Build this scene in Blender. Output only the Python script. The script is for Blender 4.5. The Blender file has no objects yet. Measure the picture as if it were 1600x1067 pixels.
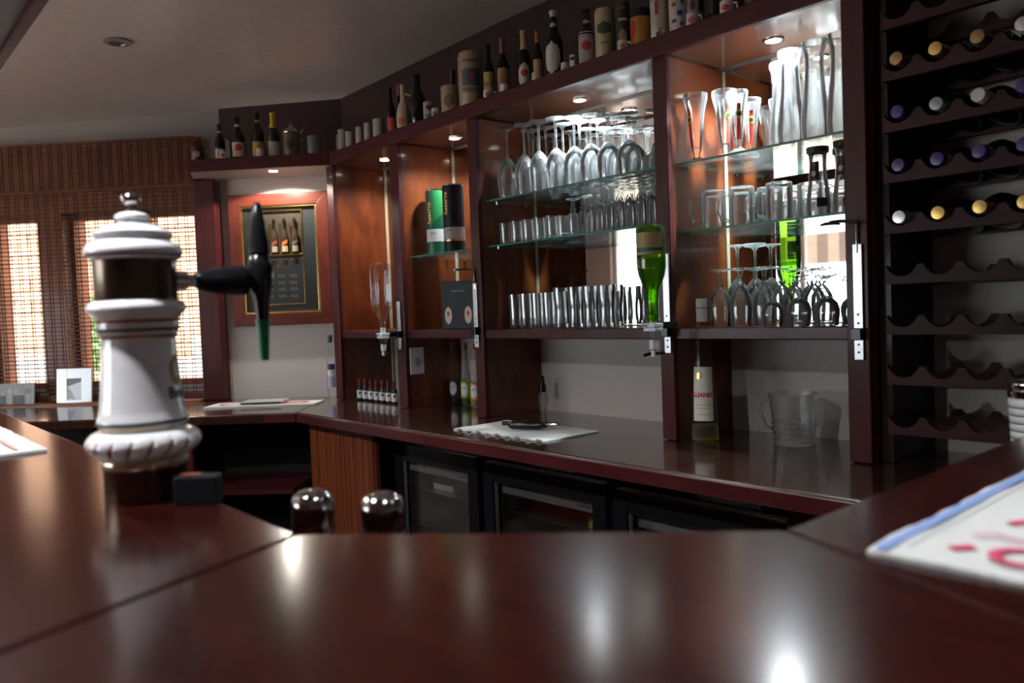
import bpy, bmesh, math, random
from mathutils import Vector, Matrix
random.seed(7)
S = bpy.context.scene
C = S.collection
PI = math.pi
# ------------------------------------------------------------------ camera
FPX = 1244.0
roll = 0.038; pitch = math.atan(50/FPX); yaw = math.atan2(1089, FPX)
fw0 = Vector((-math.cos(yaw), math.sin(yaw), 0))
fw = fw0*math.cos(pitch) + Vector((0, 0, -math.sin(pitch)))
r0 = Vector((math.sin(yaw), math.cos(yaw), 0)); u0 = r0.cross(fw)
rt = r0*math.cos(roll) - u0*math.sin(roll); up = r0*math.sin(roll) + u0*math.cos(roll)
cam = bpy.data.cameras.new('camera'); co = bpy.data.objects.new('camera', cam); C.objects.link(co)
M = Matrix((rt, up, -fw)).transposed().to_4x4(); M.translation = Vector((0, 0, 1.32)); co.matrix_world = M
cam.sensor_width = 36; cam.lens = 36*FPX/1600; cam.clip_start = 0.02
cam.dof.use_dof = True; cam.dof.focus_distance = 2.3; cam.dof.aperture_fstop = 3.2
S.camera = co
# ------------------------------------------------------------------ world, sun, colour
w = bpy.data.worlds.new('world'); S.world = w; w.use_nodes = True
wb = w.node_tree.nodes['Background']; wb.inputs[0].default_value = (0.86, 0.94, 1.0, 1); wb.inputs[1].default_value = 8.0
sd = bpy.data.lights.new('sun', 'SUN'); sd.energy = 10.0; sd.angle = math.radians(1.0); sd.color = (1, .95, .86)
so = bpy.data.objects.new('sun', sd); C.objects.link(so); so.location = (0, -6, 8)
so.rotation_euler = Vector((-.45, .42, -1.15)).to_track_quat('-Z', 'Y').to_euler()
S.view_settings.view_transform = 'Standard'; S.view_settings.look = 'None'
S.view_settings.gamma = 1; S.view_settings.use_curve_mapping = False
S.view_settings.exposure = 0.18
try:
    S.cycles.transparent_max_bounces = 40; S.cycles.max_bounces = 12
    S.cycles.sample_clamp_indirect = 6; S.cycles.caustics_refractive = True
except Exception: pass

# ------------------------------------------------------------------ materials
MATS = {}
def mat(name, col, rough=.5, metal=0, coat=0, trans=0, emit=0, ior=1.5, spec=.5, bump=0, bscale=60, ecol=None):
    if name in MATS: return MATS[name]
    m = bpy.data.materials.new(name); m.use_nodes = True; n = m.node_tree.nodes; l = m.node_tree.links
    b = n['Principled BSDF']
    b.inputs['Base Color'].default_value = (*col, 1); b.inputs['Roughness'].default_value = rough
    b.inputs['Metallic'].default_value = metal; b.inputs['Coat Weight'].default_value = coat
    b.inputs['Coat Roughness'].default_value = .08
    b.inputs['Transmission Weight'].default_value = trans; b.inputs['IOR'].default_value = ior
    b.inputs['Specular IOR Level'].default_value = spec
    if emit:
        b.inputs['Emission Color'].default_value = (*(ecol or col), 1); b.inputs['Emission Strength'].default_value = emit
    tc = n.new('ShaderNodeTexCoord'); nz = n.new('ShaderNodeTexNoise'); nz.inputs['Scale'].default_value = bscale
    l.new(tc.outputs['Object'], nz.inputs['Vector'])
    # slight procedural mottling on every surface
    mx = n.new('ShaderNodeMixRGB'); mx.blend_type = 'MULTIPLY'; mx.inputs[0].default_value = 1
    mr = n.new('ShaderNodeMapRange'); mr.inputs[3].default_value = .88; mr.inputs[4].default_value = 1.1
    l.new(nz.outputs['Fac'], mr.inputs[0]); mx.inputs[1].default_value = (*col, 1)
    l.new(mr.outputs[0], mx.inputs[2]); l.new(mx.outputs[0], b.inputs['Base Color'])
    if bump:
        bp = n.new('ShaderNodeBump'); bp.inputs['Strength'].default_value = bump; bp.inputs['Distance'].default_value = .002
        l.new(nz.outputs['Fac'], bp.inputs['Height']); l.new(bp.outputs[0], b.inputs['Normal'])
    MATS[name] = m; return m
def wood(name, c1, c2, scale=(14, 14, 1.4), rough=.3, coat=.5, blotch=3.0, crough=.1):
    m = bpy.data.materials.new(name); m.use_nodes = True; n = m.node_tree.nodes; l = m.node_tree.links
    b = n['Principled BSDF']; b.inputs['Roughness'].default_value = rough; b.inputs['Specular IOR Level'].default_value = .22
    b.inputs['Coat Weight'].default_value = coat; b.inputs['Coat Roughness'].default_value = crough
    tc = n.new('ShaderNodeTexCoord'); mp = n.new('ShaderNodeMapping'); mp.inputs['Scale'].default_value = scale
    nz = n.new('ShaderNodeTexNoise'); nz.inputs['Scale'].default_value = 3; nz.inputs['Detail'].default_value = 8; nz.inputs['Distortion'].default_value = .6
    n2 = n.new('ShaderNodeTexNoise'); n2.inputs['Scale'].default_value = blotch; n2.inputs['Detail'].default_value = 3
    l.new(tc.outputs['Object'], mp.inputs[0]); l.new(mp.outputs[0], nz.inputs['Vector']); l.new(tc.outputs['Object'], n2.inputs['Vector'])
    ad = n.new('ShaderNodeMath'); ad.operation = 'ADD'; l.new(nz.outputs['Fac'], ad.inputs[0]); l.new(n2.outputs['Fac'], ad.inputs[1])
    rp = n.new('ShaderNodeValToRGB'); rp.color_ramp.elements[0].position = .38; rp.color_ramp.elements[1].position = .62
    hf = n.new('ShaderNodeMath'); hf.operation = 'MULTIPLY'; hf.inputs[1].default_value = .5; l.new(ad.outputs[0], hf.inputs[0])
    rp.color_ramp.elements[0].color = (*c1, 1); rp.color_ramp.elements[1].color = (*c2, 1)
    l.new(hf.outputs[0], rp.inputs[0]); l.new(rp.outputs[0], b.inputs['Base Color'])
    if name == 'striped_panel': rp.color_ramp.elements[0].position = .44; rp.color_ramp.elements[1].position = .55
    bp = n.new('ShaderNodeBump'); bp.inputs['Strength'].default_value = .06; bp.inputs['Distance'].default_value = .001
    l.new(nz.outputs['Fac'], bp.inputs['Height']); l.new(bp.outputs[0], b.inputs['Normal'])
    MATS[name] = m; return m
def glassmat(name, tint=(.97, .98, .98), edge=(.78, .82, .83), refl=1.0, white_glow=.11, rough=.05):
    """thin glass: light passes straight through, rims reflect and darken"""
    m = bpy.data.materials.new(name); m.use_nodes = True; n = m.node_tree.nodes; l = m.node_tree.links
    n.remove(n['Principled BSDF']); out = n['Material Output']
    lw = n.new('ShaderNodeLayerWeight'); lw.inputs[0].default_value = .35
    fr = n.new('ShaderNodeFresnel'); fr.inputs[0].default_value = 1.5
    cm = n.new('ShaderNodeMixRGB'); cm.inputs[1].default_value = (*tint, 1); cm.inputs[2].default_value = (*edge, 1)
    pw = n.new('ShaderNodeMath'); pw.operation = 'POWER'; pw.inputs[1].default_value = 2.5
    l.new(lw.outputs['Facing'], pw.inputs[0]); l.new(pw.outputs[0], cm.inputs[0])
    tr = n.new('ShaderNodeBsdfTransparent'); l.new(cm.outputs[0], tr.inputs[0])
    gl = n.new('ShaderNodeBsdfGlossy'); gl.inputs['Roughness'].default_value = rough
    df = n.new('ShaderNodeBsdfDiffuse'); df.inputs[0].default_value = (.9, .95, .97, 1)
    tl = n.new('ShaderNodeBsdfTranslucent'); tl.inputs[0].default_value = (.9, .95, .97, 1)
    dm = n.new('ShaderNodeMixShader'); l.new(df.outputs[0], dm.inputs[1]); l.new(tl.outputs[0], dm.inputs[2])
    ms = n.new('ShaderNodeMath'); ms.operation = 'MULTIPLY'; ms.inputs[1].default_value = refl; l.new(fr.outputs[0], ms.inputs[0])
    m1 = n.new('ShaderNodeMixShader'); l.new(ms.outputs[0], m1.inputs[0]); l.new(tr.outputs[0], m1.inputs[1]); l.new(gl.outputs[0], m1.inputs[2])
    mk = n.new('ShaderNodeMath'); mk.operation = 'MULTIPLY'; mk.inputs[1].default_value = white_glow*3; l.new(pw.outputs[0], mk.inputs[0])
    mk2 = n.new('ShaderNodeMath'); mk2.operation = 'ADD'; mk2.inputs[1].default_value = white_glow*.4; l.new(mk.outputs[0], mk2.inputs[0])  # white diffuse share, stronger at rims, stands in for glow of lit glass
    m2 = n.new('ShaderNodeMixShader'); l.new(mk2.outputs[0], m2.inputs[0]); l.new(m1.outputs[0], m2.inputs[1]); l.new(dm.outputs[0], m2.inputs[2])
    l.new(m2.outputs[0], out.inputs[0]); MATS[name] = m; return m
def refr(name, col=(1, 1, 1), fac=.30, rough=.0, white_glow=.006, ior=1.45, gl0=.03, gle=.38):
    """clear glass: part straight transmission, part refraction"""
    m = bpy.data.materials.new(name); m.use_nodes = True; n = m.node_tree.nodes; l = m.node_tree.links
    n.remove(n['Principled BSDF']); out = n['Material Output']
    tr = n.new('ShaderNodeBsdfTransparent'); tr.inputs[0].default_value = (*col, 1)
    g_ = n.new('ShaderNodeBsdfGlass'); g_.inputs['Color'].default_value = (*col, 1); g_.inputs['Roughness'].default_value = rough; g_.inputs['IOR'].default_value = ior
    gl = n.new('ShaderNodeBsdfGlossy'); gl.inputs['Roughness'].default_value = .06; gl.inputs[0].default_value = (.95, 1, 1, 1)
    df = n.new('ShaderNodeBsdfTranslucent'); df.inputs[0].default_value = (.92, .97, 1, 1)
    m1 = n.new('ShaderNodeMixShader'); m1.inputs[0].default_value = fac; l.new(tr.outputs[0], m1.inputs[1]); l.new(g_.outputs[0], m1.inputs[2])
    lw = n.new('ShaderNodeLayerWeight'); lw.inputs[0].default_value = .4
    m2 = n.new('ShaderNodeMixShader'); pw = n.new('ShaderNodeMath'); pw.operation = 'POWER'; pw.inputs[1].default_value = 3; l.new(lw.outputs['Facing'], pw.inputs[0])
    ml = n.new('ShaderNodeMath'); ml.operation = 'MULTIPLY_ADD'; ml.inputs[1].default_value = gle; ml.inputs[2].default_value = gl0
    l.new(pw.outputs[0], ml.inputs[0]); l.new(ml.outputs[0], m2.inputs[0]); l.new(m1.outputs[0], m2.inputs[1]); l.new(gl.outputs[0], m2.inputs[2])
    m3 = n.new('ShaderNodeMixShader'); m3.inputs[0].default_value = white_glow; l.new(m2.outputs[0], m3.inputs[1]); l.new(df.outputs[0], m3.inputs[2])  # white translucent share mixed in as glow of lit glass
    l.new(m3.outputs[0], out.inputs[0]); MATS[name] = m; return m
W_PANEL = wood('mahogany_panel', (.085, .018, .006), (.20, .048, .0125), (5, 5, 1.6), .32, .4, 3.5)
W_FRAME = wood('mahogany_frame', (.045, .008, .010), (.078, .014, .015), (20, 20, 2), .42, .08, 4)
W_FRAMEH = wood('mahogany_frame_horizontal', (.044, .008, .010), (.076, .014, .015), (2, 20, 20), .40, .10, 4)
W_RACK = wood('rack_wood', (.030, .008, .009), (.050, .013, .013), (2, 20, 20), .5, .0, 4)
W_DARK = wood('dark_wood', (.018, .006, .005), (.03, .01, .008), (10, 10, 2), .5, .1, 3)
W_TOP = wood('bar_top_varnish', (.019, .003, .0025), (.036, .006, .004), (2, 14, 14), .36, 1.0, 3, .175)
W_TOPY = wood('bar_top_varnish_cross', (.019, .003, .0025), (.036, .006, .004), (14, 2, 14), .36, 1.0, 3, .175)
W_BACK = wood('counter_varnish', (.03, .011, .008), (.05, .018, .012), (2, 14, 14), .25, 1.0, 3, .09)
W_STRIP = wood('striped_panel', (.06, .012, .006), (.22, .055, .018), (26, 26, .35), .35, .3, .5)
W_BLIND = wood('blind_reed', (.085, .026, .010), (.15, .05, .018), (3, 3, 60), .6, .05, 6)
W_SILL = wood('window_wood', (.18, .05, .018), (.28, .085, .03), (4, 4, 14), .4, .2, 3)
WALLM = mat('cream_plaster', (.56, .52, .49), .8, bump=.1, bscale=90)
CEILM = mat('ceiling_paint', (.74, .69, .69), .38, bump=.03, bscale=30, spec=.4)
MAROON = mat('maroon_panel', (.035, .012, .012), .4)
GLASS = glassmat('clear_glass', (.985, .99, .99), (.90, .93, .94), 1.2, .11, .045); GLASS2 = refr('thick_glass', (.99, .995, .99), .26, white_glow=.002, gl0=.005, gle=.25); GLASS4 = glassmat('tumbler_glass', (.985, .99, .99), (.84, .87, .87), 1.15, .065, .035); GLASS5 = glassmat('beer_glass_wall', (.985, .99, .99), (.90, .93, .93), 1.35, .15, .06); GLASS3 = refr('crystal', (.97, .98, .98), .6, white_glow=.03, gl0=.08, gle=.6)
SHELFG = glassmat('shelf_glass', (.93, .97, .95), (.7, .85, .8), .7, .01, .01)
PANE = glassmat('window_pane', (.97, .98, .98), (.9, .93, .93), .6, 0, .01)
SHELFE = mat('shelf_glass_edge', (.03, .20, .15), .15, spec=.8)
GREENG = glassmat('green_glass', (.50, .82, .14), (.08, .30, .02), 1.2, .03)
MIRROR = mat('mirror_silver', (.90, .91, .90), .0, 1)
BLACK = mat('black_plastic', (.008, .009, .011), .22, spec=.35)
BLACKM = mat('matte_black', (.012, .012, .012), .6)
WHITE = mat('white_plastic', (.8, .82, .83), .35)
for w_ in (W_TOP, W_TOPY):
    b_ = w_.node_tree.nodes['Principled BSDF']; b_.inputs['Specular IOR Level'].default_value = 0; b_.inputs['Coat IOR'].default_value = 1.5
CHROME = mat('chrome', (.62, .60, .58), .08, 1)
STEEL = mat('brushed_aluminium', (.62, .61, .62), .35, 1)
GOLD = mat('gold', (.75, .50, .16), .25, 1)
BRASS = mat('dark_bronze', (.15, .115, .085), .22, 1)
PORC = mat('white_porcelain', (.90, .90, .93), .1, coat=.8)

# ------------------------------------------------------------------ mesh builder
class MB:
    def __init__(s): s.v = []; s.f = []; s.m = []; s.mi = 0
    def add(s, vs, fs):
        o = len(s.v); s.v += [tuple(v) for v in vs]; s.f += [tuple(i+o for i in f) for f in fs]; s.m += [s.mi]*len(fs); return s
    def box(s, x0, x1, y0, y1, z0, z1):
        return s.add([(x0,y0,z0),(x1,y0,z0),(x1,y1,z0),(x0,y1,z0),(x0,y0,z1),(x1,y0,z1),(x1,y1,z1),(x0,y1,z1)],
                     [(3,2,1,0),(4,5,6,7),(0,1,5,4),(1,2,6,5),(2,3,7,6),(3,0,4,7)])
    def prism(s, pts, z0, z1):
        n = len(pts)
        return s.add([(x,y,z0) for x,y in pts]+[(x,y,z1) for x,y in pts],
                     [tuple(range(n))[::-1], tuple(range(n, 2*n))]+[(i,(i+1)%n,(i+1)%n+n,i+n) for i in range(n)])
    def extr_y(s, pts, y0, y1):     # outline in XZ
        n = len(pts)
        return s.add([(x,y0,z) for x,z in pts]+[(x,y1,z) for x,z in pts],
                     [tuple(range(n)), tuple(range(n, 2*n))[::-1]]+[((i+1)%n,i,i+n,(i+1)%n+n) for i in range(n)])
    def lathe(s, prof, n=24, x=0, y=0, z=0, a0=0, a1=2*PI):
        full = abs(a1-a0-2*PI) < 1e-6; cols = n if full else n+1; vs = []
        for i in range(cols):
            a = a0+(a1-a0)*i/n; ca, sa = math.cos(a), math.sin(a)
            for r, h in prof: vs.append((x+r*ca, y+r*sa, z+h))
        k = len(prof); fs = []
        for i in range(n):
            j = (i+1) % cols
            for q in range(k-1):
                if prof[q][0] < 1e-6 and prof[q+1][0] < 1e-6: continue
                fs.append((i*k+q, j*k+q, j*k+q+1, i*k+q+1))
        return s.add(vs, fs)
    def tube(s, pts, r, n=10):
        pts = [Vector(p) for p in pts]; rr = r if isinstance(r, (list, tuple)) else [r]*len(pts); vs = []; ref = Vector((0, 0, 1))
        for i, p in enumerate(pts):
            t = (pts[min(i+1, len(pts)-1)]-pts[max(i-1, 0)]).normalized()
            a = t.cross(ref)
            if a.length < .2: a = t.cross(Vector((1, 0, 0)))
            a.normalize(); b = t.cross(a)
            for q in range(n):
                th = 2*PI*q/n; vs.append(p+(a*math.cos(th)+b*math.sin(th))*rr[i])
        fs = []
        for i in range(len(pts)-1):
            for q in range(n): fs.append((i*n+q, i*n+(q+1)%n, (i+1)*n+(q+1)%n, (i+1)*n+q))
        fs.append(tuple(range(n))[::-1]); fs.append(tuple((len(pts)-1)*n+q for q in range(n)))
        return s.add(vs, fs)
    def mesh(s, name, mats, smooth=False, flip=False):
        me = bpy.data.meshes.new(name); me.from_pydata(s.v, [], s.f)
        for m in (mats if isinstance(mats, (list, tuple)) else [mats]): me.materials.append(m)
        for p, mi in zip(me.polygons, s.m): p.material_index = mi
        bm = bmesh.new(); bm.from_mesh(me)
        bmesh.ops.remove_doubles(bm, verts=bm.verts, dist=1e-6)
        bmesh.ops.recalc_face_normals(bm, faces=bm.faces); bm.to_mesh(me); bm.free()
        if smooth:
            for p in me.polygons: p.use_smooth = True
            try: me.set_sharp_from_angle(angle=math.radians(38))
            except Exception: pass
        return me
    def build(s, name, mats, parent=None, smooth=False, bevel=0, loc=None, rz=None):
        o = bpy.data.objects.new(name, s.mesh(name, mats, smooth)); C.objects.link(o)
        if parent: o.parent = parent
        if loc: o.location = loc
        if rz is not None: o.rotation_euler = (0, 0, rz)
        if bevel:
            b = o.modifiers.new('bevel', 'BEVEL'); b.width = bevel; b.segments = 2; b.limit_method = 'ANGLE'
        return o
def empty(name, loc=(0, 0, 0), rz=0, parent=None):
    o = bpy.data.objects.new(name, None); C.objects.link(o); o.location = loc; o.rotation_euler = (0, 0, rz)
    o.empty_display_size = .02
    if parent: o.parent = parent
    return o
def tag(o, label=None, cat=None, group=None, kind=None):
    if label: o['label'] = label
    if cat: o['category'] = cat
    if group: o['group'] = group
    if kind: o['kind'] = kind
    return o
def copy_tree(o, parent=None):
    c = o.copy(); C.objects.link(c)
    for k in ('label', 'category', 'group'):
        if parent is None and k in c: del c[k]
    if parent: c.parent = parent
    for ch in list(o.children): copy_tree(ch, c)
    return c
def struct(o): o['kind'] = 'structure'; return o
def text_pts(body, size, shear=0, bold=0):
    cu = bpy.data.curves.new('t', 'FONT'); cu.body = body; cu.size = size; cu.align_x = 'CENTER'; cu.align_y = 'CENTER'
    cu.resolution_u = 2; cu.shear = shear; cu.offset = bold
    o = bpy.data.objects.new('t', cu); C.objects.link(o)
    me = bpy.data.meshes.new_from_object(o.evaluated_get(bpy.context.evaluated_depsgraph_get()))
    vs = [v.co.copy() for v in me.vertices]; fs = [tuple(p.vertices) for p in me.polygons]
    bpy.data.objects.remove(o); bpy.data.curves.remove(cu); bpy.data.meshes.remove(me)
    return vs, fs
def wrap(mb, vs, fs, rfun, zc, ang=0, off=.0012):
    """flat outline (x,y) wrapped round a vertical axis, facing angle ang"""
    out = []
    for v in vs:
        z = zc+v[1]; r = rfun(z)+off; a = ang+v[0]/r
        out.append((r*math.cos(a), r*math.sin(a), z))
    mb.add(out, fs); return mb
def grid_patch(wd, ht, nx=8, ny=6, oval=False):
    vs = []; fs = []
    for j in range(ny+1):
        for i in range(nx+1):
            y = (j/ny-.5)*ht; k = math.sqrt(max(0, 1-(2*j/ny-1)**2)) if oval else 1
            if oval: k = max(k, .02)
            vs.append(Vector(((i/nx-.5)*wd*k, y, 0)))
    for j in range(ny):
        for i in range(nx): a = j*(nx+1)+i; fs.append((a, a+1, a+nx+2, a+nx+1))
    return vs, fs
def prof_r(prof):
    pr = [p for p in prof if p[0] > 0]
    def f(z):
        best = pr[0][0]
        for (ra, za), (rb, zb) in zip(pr, pr[1:]):
            if min(za, zb)-1e-9 <= z <= max(za, zb)+1e-9 and zb != za: return ra+(rb-ra)*(z-za)/(zb-za)
        return best
    return f
def face(x, y, off=0): return math.atan2(-y, -x)+off

ORD = ['first', 'second', 'third', 'fourth', 'fifth', 'sixth', 'seventh', 'eighth', 'ninth', 'tenth', 'eleventh', 'twelfth']
PX, PY = -3.56, 1.903; R45 = PI/4          # origin of the angled left wall; local x runs along it, local y points outside
def L(sx, ty, z=0): return (PX+.70711*(sx-ty), PY+.70711*(sx+ty), z)

# ------------------------------------------------------------------ room shell
def ceil_z(x, y): return 2.445+.015*(x+2.1)+.02*(y-2.1)
struct(MB().box(-7.4, 2.7, -3.5, 4.3, -.1, 0).build('floor', mat('floor_tile', (.10, .07, .055), .35, bump=.05)))
poly = [(2.7, -3.4), (2.7, 2.3), (-3.56, 2.3), (-7.35, -1.49), (-7.35, -3.4)]
mb = MB(); n = len(poly)
mb.add([(x, y, ceil_z(x, y)) for x, y in poly]+[(x, y, ceil_z(x, y)+.25) for x, y in poly],
       [tuple(range(n)), tuple(range(n, 2*n))]+[(i, (i+1)%n, (i+1)%n+n, i+n) for i in range(n)])
struct(mb.build('ceiling', CEILM))
mb = MB().box(-3.70, 2.7, 2.10, 2.30, 0, 2.5); struct(mb.build('wall_far', WALLM))
# angled left wall with window openings (local frame)
ops = [(-4.3, -2.35), (-2.18, -1.91), (-1.78, -1.485), (-1.352, -1.077), (-.955, -.648)]; zb, zt = 1.0, 1.895
mb = MB(); mb.box(-5.25, -.51, .06, .24, 0, zb).box(-5.25, -.51, .06, .24, zt, 2.24).box(-5.25, .40, .2, .38, 2.24, 2.5)
edges = [-5.25]+[e for o_ in ops for e in o_]+[-.51]
for a, b in zip(edges[::2], edges[1::2]): mb.box(a, b, .06, .24, zb, zt)
struct(mb.build('wall_left', mat('taupe_paint', (.30, .27, .26), .8), loc=(PX, PY, 0), rz=R45))
mb = MB().box(-.50, .28, 0, .058, 0, 2.062); struct(mb.build('wall_picture', WALLM, loc=(PX, PY, 0), rz=R45))
struct(MB().box(-7.4, -7.2, -3.4, -1.5, 0, 2.5).build('wall_side', WALLM))
struct(MB().box(2.5, 2.7, -3.4, 2.1, 0, 2.6).build('wall_right', WALLM))
# back wall (seen only in the mirrors) with wide windows
bo = [(-6.55, -6.08, .2, 2.1), (-5.75, -2.4, .45, 2.0)]
mb = MB(); xs = [-7.3]+[e for o_ in bo for e in o_[:2]]+[2.6]
for a, b in zip(xs[::2], xs[1::2]): mb.box(a, b, -3.4, -3.2, 0, 2.6)
for a, b, z0, z1 in bo: mb.box(a, b, -3.4, -3.2, 0, z0).box(a, b, -3.4, -3.2, z1, 2.6)
struct(mb.build('wall_back', mat('pinkish_plaster', (.62, .50, .46), .8)))
FR = mat('white_window_frame', (.78, .78, .76), .4)
for k, (a, b, z0, z1) in enumerate(bo):
    wn = struct(empty('window_%d' % (k+2), (0, 0, 0)))
    mb = MB(); mb.box(a, b, -3.34, -3.26, z0, z0+.05).box(a, b, -3.34, -3.26, z1-.05, z1).box(a, a+.05, -3.34, -3.26, z0+.05, z1-.05).box(b-.05, b, -3.34, -3.26, z0+.05, z1-.05)
    nm = max(1, round((b-a)/.85))
    for i in range(1, nm): x = a+(b-a)*i/nm; mb.box(x-.025, x+.025, -3.33, -3.27, z0+.05, z1-.05)
    mb.build('window_frame', FR, wn)
    for i in range(nm):
        x0 = a+(b-a)*i/nm+.03; x1 = a+(b-a)*(i+1)/nm-.03
        MB().box(x0, x1, -3.302, -3.298, z0+.05, z1-.05).build('pane', PANE, wn)
# angled window: timber frame, mullions, panes
w1 = struct(empty('window_1', (PX, PY, 0), R45))
mb = MB()
for (a, b) in ops:
    mb.box(a, b, .10, .20, zb, zb+.03).box(a, b, .10, .20, zt-.03, zt).box(a, a+.025, .10, .20, zb+.03, zt-.03).box(b-.025, b, .10, .20, zb+.03, zt-.03)
mb.build('window_frame', W_SILL, w1)
for (a, b) in zip([o_[1] for o_ in ops[:-1]], [o_[0] for o_ in ops[1:]]):
    MB().box(a, b, .04, .059, zb-.02, zt-.002).build('mullion', W_SILL, w1, bevel=.003)
MB().box(-4.4, -.612, .040, .059, zt, 2.24).build('head_board', W_SILL, w1)
for (a, b) in ops: MB().box(a+.025, b-.025, .148, .152, zb+.03, zt-.03).build('pane', PANE, w1)
MB().box(-4.4, -.612, -.10, .058, .895, .938).build('window_sill', W_SILL, w1, bevel=.004)
MB().box(-4.4, -.612, -.055, -.02, .76, .893).build('apron_board', W_FRAMEH, w1)
# maroon wall lining above the top shelf
struct(MB().box(-3.62, 1.0, 2.075, 2.098, 2.062, 2.44).build('trim_1', MAROON))
struct(MB().box(-.56, .30, .165, .195, 2.063, 2.44).build('trim_2', MAROON, loc=(PX, PY, 0), rz=R45))
# post between window and picture bay
o = MB().box(-.61, -.505, -.07, .057, .931, 2.006).build('window_post', W_FRAME, loc=(PX, PY, 0), rz=R45, bevel=.004)
tag(o, 'dark red wooden post between bamboo blind and picture alcove', 'post')

# ------------------------------------------------------------------ outside
tag(MB().box(-14, 6, -12, 11, -.35, -.25).build('patio_ground', mat('terracotta_paving', (.70, .50, .38), .8, bump=.2, bscale=20)), kind='structure')
ow = struct(empty('wall_outside', L(0, 0, 0), R45))
BR = [mat('brick_a', (.74, .44, .28), .85), mat('brick_b', (.78, .48, .32), .85), mat('brick_c', (.68, .38, .22), .85)]
MB().box(-6.5, 2.6, 2.72, 2.9, -.25, 2.6).build('wall_core', mat('pale_mortar', (.62, .50, .42), .9), ow)
mb = MB(); bw, bh = .23, .085
for j in range(30):
    for i in range(36):
        x0 = -6.4+i*(bw+.012)+(j%2)*.12; mb.mi = random.randrange(3)
        if x0 > 2.3: continue
        y = 2.70-random.uniform(0, .006)
        mb.box(x0, x0+bw, y, 2.725, -.2+j*(bh+.012), -.2+j*(bh+.012)+bh)
o = mb.build('brick_facing', BR, ow); o['kind'] = 'stuff'
# white outdoor staircase seen through the blind
st = empty('outdoor_staircase', L(-1.55, 1.5, -.25), R45); tag(st, 'white outdoor stair flight glimpsed through the bamboo blind', 'staircase')
WS = mat('white_render', (.85, .84, .80), .8)
for i in range(9): MB().box(-.55+i*.13, -.55+(i+1)*.13, -.2, .2, 0, .62+i*.14).build('step', WS, st, bevel=.004)
o = tag(MB().box(-3.6, -2.15, 1.3, 1.5, -.25, 1.12).build('garden_wall', WS, loc=L(0, 0, 0), rz=R45), 'low white garden wall outside leftmost window', 'wall')
# shrub
sh = MB()
for k in range(700):
    a = random.uniform(0, 2*PI); b = random.uniform(-1, 1); r = random.uniform(.6, 1)*.42
    p = Vector((r*math.cos(a)*math.sqrt(1-b*b)*1.4, r*math.sin(a)*math.sqrt(1-b*b)*.6, r*b*.7)); q = Vector((random.uniform(-1, 1), random.uniform(-1, 1), random.uniform(-.5, 1))).normalized()
    t = q.orthogonal().normalized()*.022; q = q*.05
    sh.add([p-q, p+t, p+q, p-t], [(0, 1, 2, 3)])
sb = empty('garden_shrub', L(-2.3, 2.0, 1.25)); tag(sb, 'green leafy shrub outside behind the low white wall', 'shrub')
o = sh.build('foliage', mat('leaf_green', (.14, .30, .05), .6), sb); o['kind'] = 'stuff'
MB().tube([(0, 0, -1.5), (.02, 0, -.7), (0, .02, -.1)], [.05, .04, .02], 8).build('stem', W_DARK, sb)
# striped canopy outside the back windows (seen in the mirror)
aw = empty('striped_awning', (0, 0, 0)); tag(aw, 'cream and grey striped awning valance outside, seen in the mirrors', 'awning')
cA, cB = mat('awning_cream', (.80, .74, .68), .8), mat('awning_grey', (.42, .38, .36), .8)
for i in range(44): MB().box(-6+i*.12, -6+(i+1)*.12, -3.86-.012*(i%2), -3.82, 1.68, 2.02).build('stripe', cB if i%2 else cA, aw)
MB().box(-6, -.7, -3.82, -3.42, 2.02, 2.06).build('awning_top', cA, aw)

# ------------------------------------------------------------------ back bar joinery
unit = empty('back_bar_shelving', (0, 0, 0)); tag(unit, 'mahogany back bar shelving with mirrored glass compartments along the wall', 'shelving')
DV = [(-3.33, -3.27), (-2.80, -2.735), (-2.28, -2.23), (-1.432, -1.384), (-.884, -.83)]
for a, b in DV:
    o = MB().box(a+.0015, b-.0015, 1.835, 2.098, .932, 2.008).build('side_panel', W_PANEL, unit)
    MB().box(a, b, 1.815, 1.835, .932, 2.008).build('front_stile', W_FRAME, o, bevel=.003)
# top shelf with its front edge and underside
MB().prism([(-3.268, 1.80), (.9, 1.80), (.9, 1.822), (-3.259, 1.822)], 2.008, 2.063).build('fascia_board', W_FRAMEH, unit, bevel=.004)
MB().prism([(-3.25, 1.8225), (.9, 1.8225), (.9, 2.074), (-3.36, 2.074), (-3.51, 1.935)], 2.0125, 2.0605).build('top_shelf', wood('shelf_underside', (.10, .035, .02), (.15, .055, .03), (2, 16, 16), .22, .8, 3), unit)
for k, ((a, b), (c, d)) in enumerate(zip(DV, DV[1:])):
    o = MB().box(b, c, 1.842, 2.098, 1.222, 1.25).build('wooden_shelf', W_PANEL, unit)
    MB().box(b, c, 1.825, 1.842, 1.218, 1.251).build('shelf_lipping', W_FRAMEH, o, bevel=.003)
    MB().box(b+.001, c-.001, 2.092, 2.098, 1.252, 2.006).build('mirror', MIRROR, unit)
EDGE = mat('mirror_edge', (.62, .56, .42), .25, spec=.8)  # cream colour stands for light caught on each mirror's bevelled edge
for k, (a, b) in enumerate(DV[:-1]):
    MB().box(b+.001, b+(.008 if k < 2 else .005), 2.086, 2.0915, 1.252 if k else .935, 2.006).build('mirror_edge_trim', EDGE, unit)
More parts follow.
